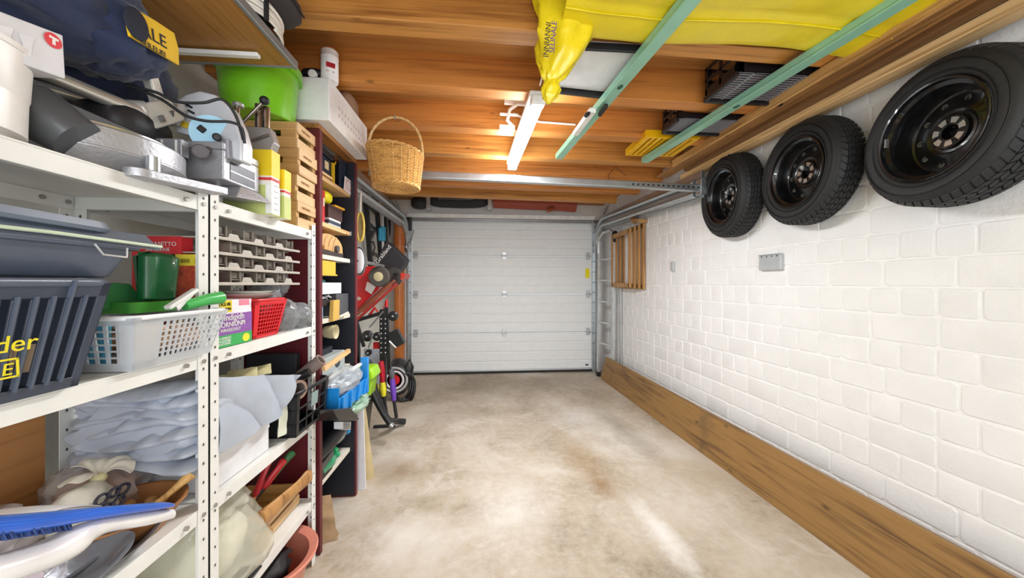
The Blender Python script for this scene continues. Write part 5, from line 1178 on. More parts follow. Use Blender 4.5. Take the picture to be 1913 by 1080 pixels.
g = G(); g.beam((-.80, 1.88, 1.632), (-.79, 1.98, 1.632), .03, .012); solo('yellow_ruler', 'orange-yellow folding rule on the brown leather case', 'ruler', g, mat('#e9a91e', .45), bevel=.002)
g = G(); g.lathe([(.008, 0), (.012, .002), (.012, .004), (.008, .005)], (-.75, 1.985, 1.50), Matrix.Rotation(PI / 2, 4, 'Y'), n=16); g.beam((-.748, 1.985, 1.51), (-.748, 1.985, 1.55), .004, .004); solo('hanging_key', 'small key hanging at the bookcase edge by the second pine shelf', 'key', g, STEEL)
# shelf at 1.36/1.30 : sander-like brown machine
t = thing('tan_power_tool', 'tan rounded machine cover with dark base inside the bookcase', 'machine', (-.86, 1.83, 1.362))
g = G(); rings = []
for i in range(17):
    a = PI * i / 16; rings.append([(-.95, 1.80 - .16 * math.cos(a), 1.385 + .085 * math.sin(a) ** .7), (-.78, 1.80 - .16 * math.cos(a), 1.385 + .085 * math.sin(a) ** .7), (-.78, 1.80 - .14 * math.cos(a), 1.384), (-.95, 1.80 - .14 * math.cos(a), 1.384)])
g.loft(rings); fixn(g.build('hood', mat('#d3a56b', .45, coat=.2), t, smooth=40))
for i in range(4): g = G(); g.tube([(-.779, 1.68 + i * .05, 1.385), (-.779, 1.70 + i * .05, 1.44), (-.779, 1.73 + i * .05, 1.463)], .003, 6); g.build('hood_rib', mat('#a97c46', .5), t, smooth=40)
g = G(); g.bx(-.94, -.772, 1.64, 1.95, 1.362, 1.384); g.build('base', mat('#3b3331', .5), t, bevel=.003)
g = G(); g.bx(-.80, -.768, 1.72, 1.80, 1.385, 1.405); g.build('switch_block', mat('#c79a63', .5), t, bevel=.003); g = G(); g.cyl((-.80, 1.87, 1.402), (-.765, 1.87, 1.402), .018, n=16); g.build('knob', mat('#55504e', .5), t, smooth=40)
g = G(); g.bx(-.94, -.775, 1.63, 1.86, 1.265, 1.335); g.bx(-.94, -.77, 1.63, 1.87, 1.26, 1.268)
solo('yellow_tray', 'flat yellow and tan tray under the shelf with the tan machine', 'tray', g, mat('#d8b43c', .45), bevel=.002)
# shelf 1.05 zone : boxes and cables
g = G(); g.bx(-.95, -.775, 1.63, 1.93, 1.168, 1.225); solo('white_open_box', 'white open cardboard box with teal cloth inside the bookcase', 'box', g, mat('#e9ebee', .5), bevel=.002)
g = G(); g.ball((-.86, 1.76, 1.232), (.06, .10, .025), 22, 12, amp=.2, freq=3); solo('teal_cloth', 'teal cloth lying in the white open box', 'cloth', g, mat('#2f8f95', .7, var=.3), smooth=60)
t = thing('grey_metal_box', 'dark grey metal box open toward the bookcase edge', 'box', (-.86, 1.9, 1.055)); g = G(); g.bx(-.95, -.772, 1.86, 2.02, 1.053, 1.165); g.build('box', mat('#5b5d61', .45, .3), t, bevel=.002)
g = G(); g.bx(-.90, -.78, 1.63, 1.73, 1.052, 1.11); solo('light_blue_box', 'light blue carton low in the bookcase under the cable tangle', 'carton', g, mat('#7dc0d2', .5), bevel=.002)
g = G(); g.bx(-.95, -.775, 1.63, 1.85, 1.112, 1.14); solo('black_flat_box', 'black flat box under the cable tangle', 'box', g, mat('#2a2526', .5), bevel=.002)
t = thing('cable_tangle', 'grey tangled cables on the black flat box in the bookcase', 'cable', (-.82, 1.75, 1.15)); g = G(); rnd = random.Random(5)
g.tube([(-.80 + rnd.uniform(-.02, .02), 1.66 + i * .006 + rnd.uniform(-.02, .02), 1.15 + rnd.uniform(-.006, .012)) for i in range(28)], .004, 6); g.build('cable', mat('#b5b7bd', .4), t, smooth=60)
g = G(); g.prism([A(x, y, X=-.745) for x, y in [(624, 562), (635, 560), (634, 596), (622, 601)]], (-.02, 0, 0)); solo('yellow_folder', 'tan yellow folder sticking out of the bookcase beside the light blue carton', 'folder', g, mat('#cfa550', .5), bevel=.002)
g = G(); g.cyl(A(634, 592, X=-.745), A(650, 584, X=-.745), .006, n=8); solo('white_rod', 'short white rod under the dark grey metal box', 'rod', g, mat('#dcd3bf', .4))
# shelf .765 : cup, metal case with oval
t = thing('beige_cup', 'small beige paper cup lying open toward the aisle', 'cup', (-.85, 1.82, .93)); g = G(); c_ = A(626, 620, X=-.77); g.lathe([(.028, .0), (.034, .03), (.034, .05), (.037, .052), (.036, .056), (.031, .05), (.026, .003), (0, .003)], c_ - Vector((.05, 0, 0)), Matrix.Rotation(PI / 2, 4, 'Y'), n=28); fixn(g.build('cup', mat('#c8bd99', .5), t, smooth=40))
g = G(); g.bx(-.90, -.80, 1.76, 1.88, .86, .893); solo('dark_ledge', 'dark narrow box under the beige cup', 'box', g, NAVY, bevel=.002)
t = thing('metal_case', 'pale metal case with dark oval emblem on the lower bookcase shelf', 'case', (-.85, 1.8, .766)); g = G(); g.bx(-.95, -.76, 1.63, 1.94, .767, .86); g.build('case', mat('#b9c2c0', .4, .3), t, bevel=.004)
g = G(); c_ = Vector((-.7595, 1.845, .813)); g.lathe([(.02, 0), (.02, .001)], c_, Matrix.Rotation(PI / 2, 4, 'Y'), n=24, sx=1.3, sy=1.6); g.build('oval_emblem', mat('#34383b', .5), t); text('Rex', .022, (-.7583, 1.82, .805), (0, 1, .3), (0, 0, 1), mat('#b9c2c0', .5), t)
g = G(); g.beam(A(604, 690, X=-.70), A(652, 655, X=-.66), .018, .02); solo('wooden_lath', 'pale wooden lath resting across the blue bin', 'lath', g, PINE, bevel=.002)
g = G(); g.beam((-.70, 1.86, .765), (-.70, 2.06, .765), .02, .012); solo('white_strip', 'thin white strip lying on top of the blue bin', 'strip', g, WHT, bevel=.002)
# blue bin
t = thing('blue_bin', 'bright blue open-front plastic bin sticking out of the bookcase', 'bin', (-.80, 1.84, .60)); BL = mat('#1f8fe0', .32, coat=.2)
b, tp = taper(-.98, -.665, 1.635, 2.02, .60, .738, .014)
g = G()
for i in range(4): pa, n = side(b, tp, i); bars(g, pa, [(0, 1, 0, 1 if i != 1 else .62)], n * .004)
bars(g, b, [(0, 1, 0, 1)], (0, 0, .004)); fixn(g.build('walls', BL, t, bevel=.002))
for k in range(4): g = G(); pa, n = side(b, tp, 1); u = .08 + k * .28; bars(g, pa, [(u, u + .03, 0, .62)], n * -.012); fixn(g.build('rib', mat('#2a9bea', .35), t, bevel=.002))
g = G(); g.bx(-.70, -.66, 2.0, 2.025, .60, .80); g.build('end_ear', BL, t, bevel=.003)
g = G(); g.ball((-.73, 1.82, .725), (.07, .15, .055), 34, 20, amp=.25, freq=2.2, seed=6, ridge=True); solo('clear_bubble_bag', 'clear crumpled plastic bag lying in the blue bin', 'bag', g, mat('#dfe6e6', .15, alpha=.42, coat=.6, bump=.6, bscale=25), smooth=80)
# lower: black tools, green bag
t = thing('green_glass_bag', 'clear bag of green bottles below the blue bin', 'bag', (-.72, 1.97, .53)); g = G(); g.ball((-.72, 1.99, .545), (.055, .12, .035), 30, 18, amp=.25, freq=2.5, seed=9, ridge=True); fixn(g.build('film', mat('#b9dcc4', .12, alpha=.6, coat=.8, bump=.6, bscale=25), t, smooth=80)); g = G(); g.cyl((-.73, 1.88, .54), (-.71, 2.05, .55), .02, n=14); g.build('green_bottle', mat('#2f9a5c', .2, alpha=.9), t, smooth=50)
t = thing('black_scanner', 'black slanted plastic device with barcode sticker under the blue bin', 'device', (-.75, 1.9, .46)); g = G(); g.prism([A(x, y, X=-.64) for x, y in [(622, 765), (656, 762), (672, 783), (668, 786), (634, 785)]], (-.16, 0, 0)); fixn(g.build('housing', mat('#1c1d20', .3, coat=.3), t, bevel=.004))
g = G(); g.prism([A(x, y, X=-.68) for x, y in [(640, 788), (656, 788), (655, 803), (640, 801)]], (-.04, 0, 0)); fixn(g.build('barcode_sticker', mat('#d8d8da', .5), t))
for k in range(4): g = G(); a_ = A(642, 790 + k * 3.4, X=-.679); b_ = A(654, 790 + k * 3.4, X=-.679); g.beam(a_, b_, .0012, .003); g.build('barcode_line', BLK, t)
g = G(); g.tube([(-.80, 1.66, .40), (-.76, 1.74, .44), (-.74, 1.83, .475), (-.74, 1.88, .48)], [.035, .037, .034, .025], 20); solo('black_hose_end', 'thick black plastic pipe end inside the bookcase under the blue bin', 'pipe', g, mat('#25262a', .4, coat=.2), smooth=50)
g = G(); g.prism([(-.76, 1.63, .33), (-.76, 1.80, .35), (-.76, 1.80, .385), (-.76, 1.63, .365)], (-.15, 0, 0)); solo('grey_flat_case', 'dark case with grey lid low in the bookcase', 'case', g, mat('#57595b', .45), bevel=.003)
g = G(); g.bx(-.90, -.765, 1.64, 1.80, .286, .33); solo('black_box', 'black box under the grey-lidded case on the lowest bookcase shelf', 'box', g, mat('#1f2022', .5), bevel=.003)
g = G(); g.cyl((-.79, 1.80, .36), (-.74, 1.92, .47), .005, n=8); solo('yellow_pencil', 'thin yellow stick slanting up beside the black device', 'stick', g, mat('#d9a42a', .4))
def pet(c, d, col, capc, lab):
    d = Vector(d).normalized(); M = d.to_track_quat('Z', 'Y').to_matrix().to_4x4(); t = thing('plastic_bottle', lab, 'bottle', c, group='bottles on the lowest bookcase shelf')
    pr = [(0, .004), (.025, 0), (.032, .01), (.031, .04), (.033, .05), (.031, .06), (.033, .10), (.031, .12), (.018, .155), (.012, .165), (.012, .175)]
    g = G(); g.lathe(pr, c, M, n=24); fixn(g.build('body', mat(col, .12, alpha=.8, coat=.8, bump=.3, bscale=20), t, smooth=50)); g = G(); g.lathe([(.0155, .17), (.0155, .19), (.001, .191)], c, M, n=18); g.build('cap', mat(capc, .35), t, smooth=40)
pet((-.84, 1.72, .33), (.25, 1, .02), '#2f9a68', '#35c07a', 'green plastic bottle with green cap on the lowest bookcase shelf'); pet((-.82, 1.80, .40), (.35, 1, -.0), '#8b9692', '#2b9be0', 'clear plastic bottle with blue cap over the green bottles'); pet((-.80, 1.68, .32), (.15, .9, .03), '#3aa775', '#2f9a68', 'foremost green plastic bottle on the lowest bookcase shelf')
# =============== between bookcase and door, along the left wall ===============
WG = mat('#d7dada', .6); T_ = {}
g = G(); a_ = A(686, 920, Z=0); g.hexa([(-1.02, 2.09, 0), (-.70, 2.09, 0), (-.70, 2.10, 0), (-1.02, 2.10, 0), (-1.02, 2.14, .46), (-.73, 2.14, .46), (-.73, 2.15, .46), (-1.02, 2.15, .46)]); solo('white_board', 'white board leaning upright against the far side of the bookcase', 'board', g, mat('#dcdadf', .5), bevel=.002)
g = crumple([Vector((-.76, 2.17, .0)), Vector((-.69, 2.22, .0)), Vector((-.74, 2.18, .53)), Vector((-.80, 2.16, .53))], .008, 5, 10, 14, .01, 4); solo('beige_paper_sheet', 'tall folded beige cardboard behind the white leaning board', 'cardboard', g, mat('#cdb98c', .6), smooth=50)
# lime bin & dark bin
c_ = A(686, 745, Y=2.75); t = thing('dark_bin', 'dark olive plastic waste bin on the floor beyond the bookcase', 'bin', (-.98, 2.62, 0))
b, tp = taper(-1.18, -.845, 2.42, 2.72, .002, .415, .04); g = G()
for i in range(4): pa, n = side(b, tp, i); bars(g, pa, [(0, 1, 0, 1)], n * .005)
bars(g, b, [(0, 1, 0, 1)], (0, 0, .005)); fixn(g.build('body', mat('#3f4037', .4, coat=.1), t, bevel=.003)); g = G(); g.bx(-1.19, -.84, 2.41, 2.73, .41, .43); g.build('lid', mat('#3a3b33', .4), t, bevel=.006)
t = thing('lime_bin', 'small lime green bin standing on the dark olive bin', 'bin', (-.98, 2.6, .43)); LB = mat('#9bd618', .35, coat=.2)
zz = [A(685, y, Y=2.5).z for y in (745, 705, 686)]; cx = A(683, 715, Y=2.5).x
g = G(); g.loft(rr_loft(cx - .07, cx + .055, 2.46, 2.62, [(.431, .022), (.435, .018), (zz[1], .004), (zz[1] + .002, -.012), (zz[1] + .02, -.012), (zz[2] - .01, 0), (zz[2], .01)], .015)); fixn(g.build('body', LB, t, smooth=40)); g = G(); g.bx(cx - .03, cx + .045, 2.44, 2.455, zz[1] - .01, zz[1] + .01); g.build('handle', mat('#85c010', .4), t, bevel=.003)
# orange drain pipe
t = thing('orange_pipe', 'orange drain pipe running up the left corner beside the door', 'pipe', (A(746, 600, Y=4.5).x, 4.5, 0)); x_ = A(746, 600, Y=4.5).x
g = G(); g.cyl((x_, 4.5, 0), (x_, 4.5, 2.05), .062, n=32); g.build('pipe', mat('#c4702c', .4, coat=.2), t, smooth=40); g = G(); g.cyl((x_, 4.5, 1.72), (x_, 4.5, 1.84), .07, n=32); g.cyl((x_, 4.5, .42), (x_, 4.5, .5), .07, n=32); g.build('socket', mat('#b9652a', .4), t, smooth=40)
g = G(); g.bx(A(757, 500, Y=4.62).x, A(763, 500, Y=4.62).x, 4.6, 4.69, 0, 2.0); solo('white_profile', 'white upright profile between the orange pipe and door track', 'profile', g, WHT)
# hung black rails (ladder-like) on the left wall
def hung(name, lab, cat, bars_, mt, rungs=(), r=.012, group=None):
    t = thing(name, lab, cat, bars_[0][0], group=group)
    for a_, b_ in bars_: g = G(); g.beam(a_, b_, r * 2, r * 2.2); g.build('rail', mt, t, bevel=.002)
    for a_, b_ in rungs: g = G(); g.beam(a_, b_, r * 1.4, r * 1.4); g.build('rung', mt, t, bevel=.002)
XW = -1.20
def W_(px, py, X=XW): return A(px, py, X=X)
a0, a1, b0_, b1_ = W_(679, 326), W_(693, 500), W_(702, 362), W_(713, 505)
hung('black_ladder', 'black metal ladder frame hanging flat on the left wall', 'ladder', [(a0, a1), (b0_, b1_)], mat('#1b1c1f', .4), [(lerp(a0, a1, f), lerp(b0_, b1_, f)) for f in (.08, .27, .5, .82)], .022)
hung('white_ladder_frame', 'white slim metal frame on the left wall beside the bookcase', 'frame', [(W_(669, 325), W_(674, 500)), (W_(672, 366), W_(672, 420))], mat('#c9c6c0', .4), (), .008)
for k, (px, w_, col, lab) in enumerate(((722, .014, '#1c1c1e', 'black broom pole hanging left of the others near the orange pipe'), (726, .01, '#8c8b88', 'slim grey pole among the hung garden tools'), (730, .014, '#202022', 'black pole in the middle of the hung garden tools'), (734, .012, '#a58d72', 'wooden pole among the hung garden tools'), (738, .014, '#1c1c1e', 'black pole nearest the orange pipe'))):
    g = G(); g.cyl(W_(px, 505, -1.262), W_(px - 3, 372, -1.264), w_, n=10); solo('tool_pole', lab, 'pole', g, mat(col, .5), smooth=40, group='garden tool poles on the left wall')
g = G(); g.cyl(W_(715, 470, -1.15), W_(715, 400, -1.15), .011, n=10); t = thing('blue_tool_handle', 'pale pole with bright blue grip on the left wall', 'tool', W_(715, 470, -1.15)); g.build('pole', mat('#dfe3e4', .4), t, smooth=40); g = G(); g.cyl(W_(715, 450, -1.14), W_(715, 424, -1.14), .032, n=14); g.cyl(W_(710, 450, -1.14), W_(710, 426, -1.14), .02, n=14); g.build('blue_grip', mat('#2a9fc4', .4), t, smooth=40, bevel=.004)
g = G(); g.cyl(W_(715, 384, -1.13), W_(715, 366, -1.13), .025, n=16); solo('yellow_tube', 'short yellow tube under the basket by the hung tools', 'tube', g, mat('#d8b13c', .4), smooth=40)
t = thing('yellow_racket', 'yellow perforated oval paddle hanging beside the dark red bookcase', 'paddle', A(673, 450, Y=2.6))
g = G(); c_ = A(673, 424, Y=2.6); M = Matrix.Rotation(PI / 2, 4, 'X') @ Matrix.Rotation(.0, 4, 'Z'); g.tube([c_ + Vector((.026 * math.cos(a * PI / 12), 0, .105 * math.sin(a * PI / 12))) for a in range(24)], .009, 8, close=True); g.build('rim', mat('#d9bb52', .5), t, smooth=50)
g = G(); bars(g, [c_ + Vector((-.024, 0, -.09)), c_ + Vector((.024, 0, -.09)), c_ + Vector((.024, 0, .09)), c_ + Vector((-.024, 0, .09))], grid_rects(5, 14, .07, .02), (0, .004, 0)); g.build('weave', mat('#b3923a', .5), t)
g = G(); g.cyl(c_ + Vector((0, 0, .10)), c_ + Vector((.004, 0, .25)), .008, n=8); g.build('handle', mat('#cfc8bb', .4), t, smooth=40)
t = thing('garden_bracket', 'black plastic tool holder on the left wall above the black sack', 'holder', W_(692, 440)); g = G(); g.prism([A(x, y, Y=3.2) for x, y in [(688, 428), (700, 432), (696, 440), (692, 448), (689, 446)]], (0, .04, 0)); fixn(g.build('hook_plate', BLK, t, bevel=.003)); g = G(); g.tube([A(692, 452, Y=3.2), A(697, 452, Y=3.2), A(700, 462, Y=3.2), A(696, 478, Y=3.2), A(692, 470, Y=3.2)], .008, 8); g.build('loop', BLK, t, smooth=50)
# white round fan-like disc by bookcase edge
c_ = A(671, 488, Y=2.25)
# black sack with lettering
t = thing('black_sack', 'black fabric catcher bag with white lettering above the red mower', 'bag', A(727, 500, Y=3.15))
g = G(); g.prism([A(x, y, Y=3.15) for x, y in [(698, 492), (722, 449), (758, 484), (752, 497), (742, 508), (700, 506)]], (0, .18, 0)); fixn(g.build('body', mat('#232428', .6, bump=.25, bscale=30), t, bevel=.012, seg=3))
a_ = A(706, 493, Y=3.148); text('Grabland', .052, a_, A(727, 467, Y=3.148) - a_, (-.5, 0, .7), WHT, t)
# red mower
t = thing('red_lawnmower', 'red lawnmower deck hung upright on the left wall with a big wheel', 'lawnmower', A(700, 590, Y=2.85))
RM = mat('#cc1c22', .3, coat=.5)
g = G(); g.prism([A(x, y, Y=2.9) for x, y in [(660, 520), (676, 498), (700, 497), (716, 512), (708, 540), (680, 566), (662, 588), (655, 575)]], (0, .3, 0)); fixn(g.build('deck', RM, t, bevel=.012, seg=3))
g = G(); g.prism([A(x, y, Y=2.93) for x, y in [(735, 508), (758, 512), (754, 520), (738, 530), (722, 540)]], (0, .2, 0)); fixn(g.build('rear_flap', mat('#b8301f', .35), t, bevel=.006))
for q0, q1, m_ in (((662, 592), (738, 524), '#8a4a2e'), ((666, 598), (742, 530), '#a02a20'), ((664, 585), (728, 528), '#6d3322')):
    g = G(); g.beam(A(*q0, Y=2.88), A(*q1, Y=2.88), .02, .022); g.build('deck_edge', mat(m_, .45), t, bevel=.003)
c_ = A(709, 517, Y=2.84); R90 = Matrix.Rotation(PI / 2, 4, 'X')
g = G(); g.lathe([(.053, .03), (.075, .03), (.082, .02), (.082, -.02), (.075, -.03), (.053, -.03)], c_, R90, n=40); fixn(g.build('wheel', mat('#4b4540', .7), t, smooth=40)); g = G(); g.lathe([(.053, -.02), (.052, .026), (.03, .032), (.0, .033)], c_, R90, n=36); fixn(g.build('hubcap', mat('#c9bd93', .5), t, smooth=40))
c2 = A(736, 517, Y=2.95); g = G(); g.lathe([(.04, .02), (.072, .02), (.078, .01), (.078, -.03), (.04, -.03)], c2, R90, n=36, sx=.85); fixn(g.build('wheel', mat('#37332f', .7), t, smooth=40)); g = G(); g.lathe([(.045, -.01), (.04, .01), (0, .012)], c2, R90, n=24); fixn(g.build('hubcap', mat('#9b8055', .5), t, smooth=40))
g = G(); g.prism([A(x, y, Y=2.895) for x, y in [(686, 526), (702, 535), (694, 550), (682, 542)]], (0, .004, 0)); fixn(g.build('white_sticker', mat('#efe8e6', .5), t)); g = G(); g.ball(A(668, 558, Y=2.895), (.028, .003, .016), 16, 8); g.build('oval_badge', mat('#c9b9ab', .4), t, smooth=60)
g = G(); g.tube([A(690, 590, Y=2.95), A(700, 575, Y=2.95), A(712, 590, Y=2.95), A(722, 560, Y=2.95), A(722, 600, Y=2.95)], .014, 8); g.build('red_handle', RM, t, smooth=50)
c_ = A(671, 488, Y=2.3)
g = G(); g.lathe([(.078, 0), (.082, .008), (.08, .02), (.06, .024), (.02, .026), (0, .026)], c_, Matrix.Rotation(PI / 2, 4, 'X') @ Matrix.Rotation(.0, 4, 'Z'), n=36, sx=.42); fixn(g.build('side_wheel', mat('#e9eaea', .35), t, smooth=40)); g = G(); g.lathe([(.084, .0), (.092, .006), (.092, -.02), (.084, -.02)], c_, Matrix.Rotation(PI / 2, 4, 'X'), n=36, sx=.42); fixn(g.build('side_tyre', mat('#5a5b5d', .6), t, smooth=40)); g = G(); g.ball(c_ + Vector((0, -.028, 0)), (.005, .004, .007)); g.build('side_hub', BLK, t, smooth=60)
g = G(); g.tube([c_ + Vector((0, .02, 0)), (c_.x - .02, 2.9, c_.z + .0), A(676, 505, Y=2.95)], .012, 8); g.build('axle', STEEL, t, smooth=40)
# bicycle rack / black clamp assembly
t = thing('bicycle_carrier', 'black bicycle carrier with straps and brackets hanging on the left wall', 'bicycle carrier', A(708, 750, Y=2.9)); BK = mat('#1a1b1d', .42, coat=.15)
def bm(nm, p, q, w=.02, h=.03, Y=2.9, m=BK): g = G(); g.beam(A(*p, Y=Y), A(*q, Y=Y), w, h, up=(0, 1, 0)); return g.build(nm, m, t, bevel=.004)
bm('main_beam', (716, 578), (716, 745), .05, .045); bm('rail', (722, 574), (728, 700), .03, .03); bm('arm', (662, 600), (716, 584), .03, .03); bm('arm', (666, 600), (680, 648), .025, .025); bm('arm', (662, 625), (672, 690), .03, .03); bm('side_bar', (668, 620), (668, 700), .04, .03); bm('arm', (716, 582), (690, 612), .012, .012, 2.87, mat('#9a9da0', .3, .8)); bm('lever', (688, 650), (697, 624), .012, .012, 2.86, mat('#9a9da0', .3, .8))
for (x, y, r) in ((688, 627, .045), (706, 628, .035), (690, 658, .025), (736, 590, .04), (686, 680, .045)):
    g = G(); g.lathe([(r * .4, 0), (r, .005), (r, .03), (r * .8, .038), (0, .04)], A(x, y, Y=2.9), R90, n=20); fixn(g.build('clamp_knob', BK, t, smooth=40)); g = G(); g.lathe([(.008, .04), (.008, .044)], A(x, y, Y=2.9), R90, n=10); g.build('rivet', ALU, t)
bm('tail_light', (734, 618), (748, 645), .09, .06); bm('light_strip', (727, 637), (740, 650), .012, .01, 2.87, WHT)
g = G(); g.prism([A(x, y, Y=2.905) for x, y in [(697, 640), (709, 640), (709, 652), (697, 652)]], (0, .03, 0)); fixn(g.build('red_reflector', mat('#c21a22', .3), t, bevel=.002))
for x in (712, 720):
    for k in range(8):
        g = G(); g.ball(A(x, 596 + k * 9, Y=2.865), (.006, .003, .006), 8, 6); g.build('rivet', ALU, t)
g = G(); g.prism([A(x, y, Y=3.05) for x, y in [(679, 652), (709, 652), (707, 735), (690, 730), (680, 725)]], (0, .02, 0)); solo('white_panel_board', 'pale grey panel standing behind the black bicycle carrier', 'panel', g, mat('#c5ccd6', .5), bevel=.003)
for nm, px, y0_, y1_, segs, lab in (('red_yellow_loppers', 712, 675, 740, (('#b51228', 0, .6), ('#e8de2e', .6, 1)), 'red and yellow handled pole among the black tubes'), ('purple_pump', 731, 690, 748, (('#5a5a60', 0, .3), ('#6a3fb0', .3, 1)), 'purple and grey handled tool beside the hose reel')):
    a_, b_ = A(px, y0_, Y=2.84), A(px + 5, y1_, Y=2.84); t = thing(nm, lab, 'tool', b_)
    for col, f0, f1 in segs: g = G(); g.tube([lerp(a_, b_, f0), lerp(a_, b_, (f0 + f1) / 2), lerp(a_, b_, f1)], [.02, .026, .018], 10); g.build('grip', mat(col, .35, coat=.2), t, smooth=50)
    g = G(); g.tube([b_, b_ + Vector((.02, 0, -.14))], .014, 8); g.build('tube', BK, t, smooth=50)
# vacuum cleaner / hose coil
t = thing('vacuum_cleaner', 'black round vacuum cleaner with white and red ring on the floor by the door', 'vacuum cleaner', (A(745, 735, Z=0).x, 3.85, 0)); c_ = A(742, 705, Y=3.7)
g = G(); g.lathe([(.10, .10), (.16, .08), (.19, .0), (.19, -.08), (.15, -.14), (0, -.15)], c_, R90, n=40, sx=.8); fixn(g.build('body', BK, t, smooth=50))
g = G(); g.lathe([(.075, .105), (.09, .115), (.098, .105)], c_ + Vector((-.0, 0, 0)), R90, n=40); fixn(g.build('white_ring', mat('#e6e3e4', .4), t, smooth=50)); g = G(); g.lathe([(.055, .10), (.05, .12), (0, .125)], c_, R90, n=30); fixn(g.build('red_disc', mat('#c8202e', .35), t, smooth=50))
g = G(); g.lathe([(.11, .10), (.125, .112), (.135, .10)], c_, R90, n=40); fixn(g.build('ring', mat('#b9b9bb', .4), t, smooth=50))
for r_, dx, dz in ((.15, .06, -.06), (.165, .075, -.07), (.18, .085, -.085)):
    g = G(); g.tube([(c_.x + dx + r_ * .62 * math.cos(a * PI / 16), 3.62 + .02 * math.sin(a), max(.02, c_.z + dz + r_ * math.sin(a * PI / 16))) for a in range(32)], .015, 8, close=True); g.build('hose', BK, t, smooth=60)
g = G(); g.tube([(c_.x + .10, 3.65, c_.z + .12), (c_.x + .14, 3.65, c_.z + .2), (c_.x + .17, 3.65, c_.z + .12), (c_.x + .15, 3.65, c_.z)], .014, 8); g.build('handle', BK, t, smooth=60)
c3 = A(744, 745, Z=0)
# hoses on floor
t = thing('vacuum_tubes', 'two bent black plastic tubes leaning down to the floor beyond the bins', 'tube', A(715, 790, Z=0))
def fl(p, Y): return A(*p, Y=Y)
g = G(); g.tube(smoothpath([fl((692, 700), 2.8), fl((702, 735), 2.75), (fl((714, 765), 2.75)), fl((726, 785), 2.8), A(741, 787, Y=2.95), A(756, 788, Y=3.0)]), .026, 12); g.build('curved_tube', BK, t, smooth=60)
g = G(); g.tube(smoothpath([fl((690, 722), 2.7), fl((704, 750), 2.68), fl((716, 772), 2.68), fl((729, 792), 2.66)]), .024, 12); g.build('straight_tube', BK, t, smooth=60)
g = G(); q = A(729, 792, Y=2.66); g.cyl(q, q + Vector((.02, 0, -.02)), .02, n=12); g.build('steel_end', STEEL, t, smooth=40); g = G(); a_ = A(698, 797, Z=.012); b_ = A(738, 795, Z=.012); g.beam(a_, b_, .03, .02); g.build('floor_nozzle', BK, t, bevel=.004)
g = G(); g.prism([A(x, y, Y=2.95) for x, y in [(694, 722), (704, 720), (712, 735), (708, 742), (700, 735)]], (0, .05, 0)); solo('yellow_wedge', 'yellow and black wedge behind the bent tubes', 'tool', g, mat('#e4d52a', .4), bevel=.003)
# =============== wicker basket hanging ===============
WK = wood('#cfa05c', '#94662c', 'x', 3, .5, knots=False); YB_ = 2.0; cb_ = A(741, 350, Y=YB_); ct_ = A(739, 284, Y=YB_)
t = thing('wicker_basket', 'round wicker basket with tall arched handle hanging from a joist', 'basket', (cb_.x, YB_, cb_.z))
ax = Vector((.0, 0, 0)); rows_ = 26; ns = 22; g = G(); rings = []; H_ = ct_.z - cb_.z; tilt = .09
def wp(a, f, r):
    z = cb_.z + H_ * f; p = Vector((cb_.x + (ct_.x - cb_.x) * f + r * math.cos(a), YB_ + r * math.sin(a), z - tilt * r * math.cos(a) * f)); return p
def rad(f): return .124 + .028 * f
for j in range(rows_ * 3 + 1):
    f = j / (rows_ * 3); row = j // 3; w_ = math.sin(PI * ((j % 3) + .5) / 3)
    rings.append([wp(2 * PI * i / (ns * 4), f, rad(f) + .0045 * w_ + .0038 * math.cos(2 * PI * i / 4 / 2 + (row % 2) * PI)) for i in range(ns * 4)])
g.loft(rings, caps=False)
g.loft([[wp(2 * PI * i / (ns * 4), 1, rad(1) - .006) for i in range(ns * 4)], [wp(2 * PI * i / (ns * 4), 0.02, rad(0) - .006) for i in range(ns * 4)]], caps=False)
fixn(g.build('woven_body', WK, t, smooth=50))
g = G(); 
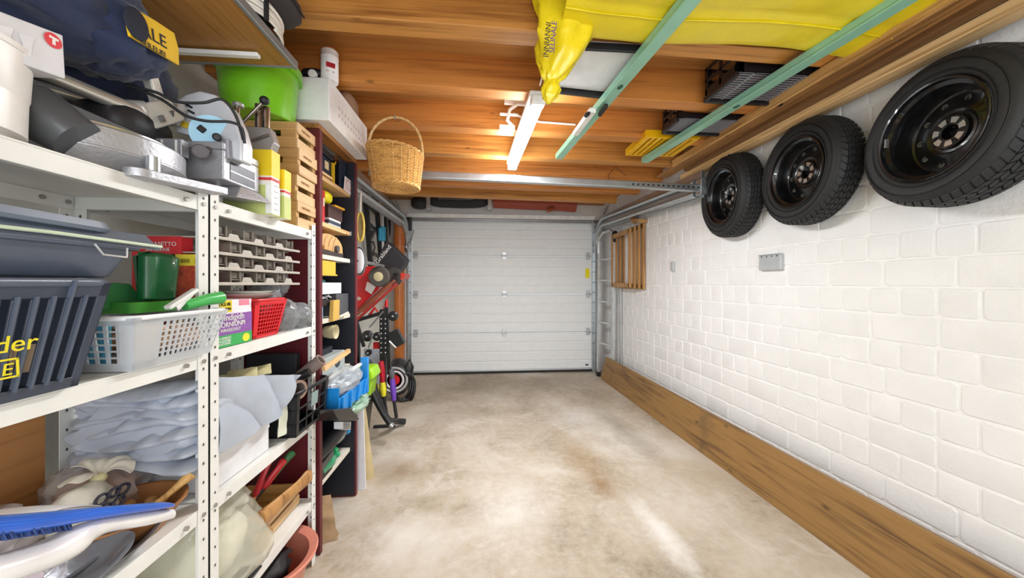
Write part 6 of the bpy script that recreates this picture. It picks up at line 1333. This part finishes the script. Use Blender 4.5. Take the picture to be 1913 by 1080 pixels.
for i in range(ns): g.tube([wp(2 * PI * i / ns + .0, f, rad(f) + .003) for f in (0, .5, 1)], .0026, 5)
tag(g.build('stakes', WK, t, smooth=50), kind='stuff')
g = G(); g.lathe([(.122, 0), (.11, -.004), (.0, -.002), (0, .004), (.12, .006)], (cb_.x, YB_, cb_.z), n=56); g.build('base', WK, t, smooth=30)
for k in range(6): g = G(); g.tube([Vector((cb_.x + (.02 + k * .019) * math.cos(a * PI / 20), YB_ + (.02 + k * .019) * math.sin(a * PI / 20), cb_.z - .004)) for a in range(40)], .006, 6, close=True); g.build('base_coil', WK, t, smooth=50)
for ff_, rr_ in ((1, .006), (0, .006)):
    for ph in (0, PI):
        g = G(); g.tube([wp(2 * PI * i / 90, ff_, rad(ff_) + .004 * math.cos(i * .9 + ph)) + Vector((0, 0, .005 * math.sin(i * .9 + ph))) for i in range(90)], .005, 6, close=True); g.build('braided_rim', WK, t, smooth=60)
hz = A(738, 219, Y=YB_).z; pl = wp(PI, .95, rad(.95)); pr_ = wp(0, .95, rad(.95)); g = G(); pts = []
for i in range(25):
    a = PI * i / 24; pts.append(Vector(((pl.x + pr_.x) / 2 - (pr_.x - pl.x) / 2 * math.cos(a), YB_, (pl.z if i < 12 else pr_.z) * (1 - math.sin(a)) + hz * math.sin(a) if False else lerp((0, 0, pl.z), (0, 0, pr_.z), i / 24).z * (1 - math.sin(a) ** .8) + hz * math.sin(a) ** .8)))
g.tube(pts, .007, 10); g.build('handle', mat('#d9b67e', .45), t, smooth=60)
g = G(); g.tube([Vector((p.x, p.y + .008 * math.cos(i * 1.2), p.z + .004 * math.sin(i * 1.2))) for i, p in enumerate(smoothpath(pts, 3))], .0035, 6); g.build('handle_wrap', mat('#c79b58', .5), t, smooth=60)
g = G(); q = Vector((pts[12].x, YB_, hz)); g.tube([q + Vector((0, .105, .03)), q + Vector((0, .02, .012)), q + Vector((0, .0, -.010)), q + Vector((0, -.016, .004))], .004, 6); solo('hook', 'steel hook in the joist carrying the wicker basket', 'hook', g, STEEL, smooth=50)
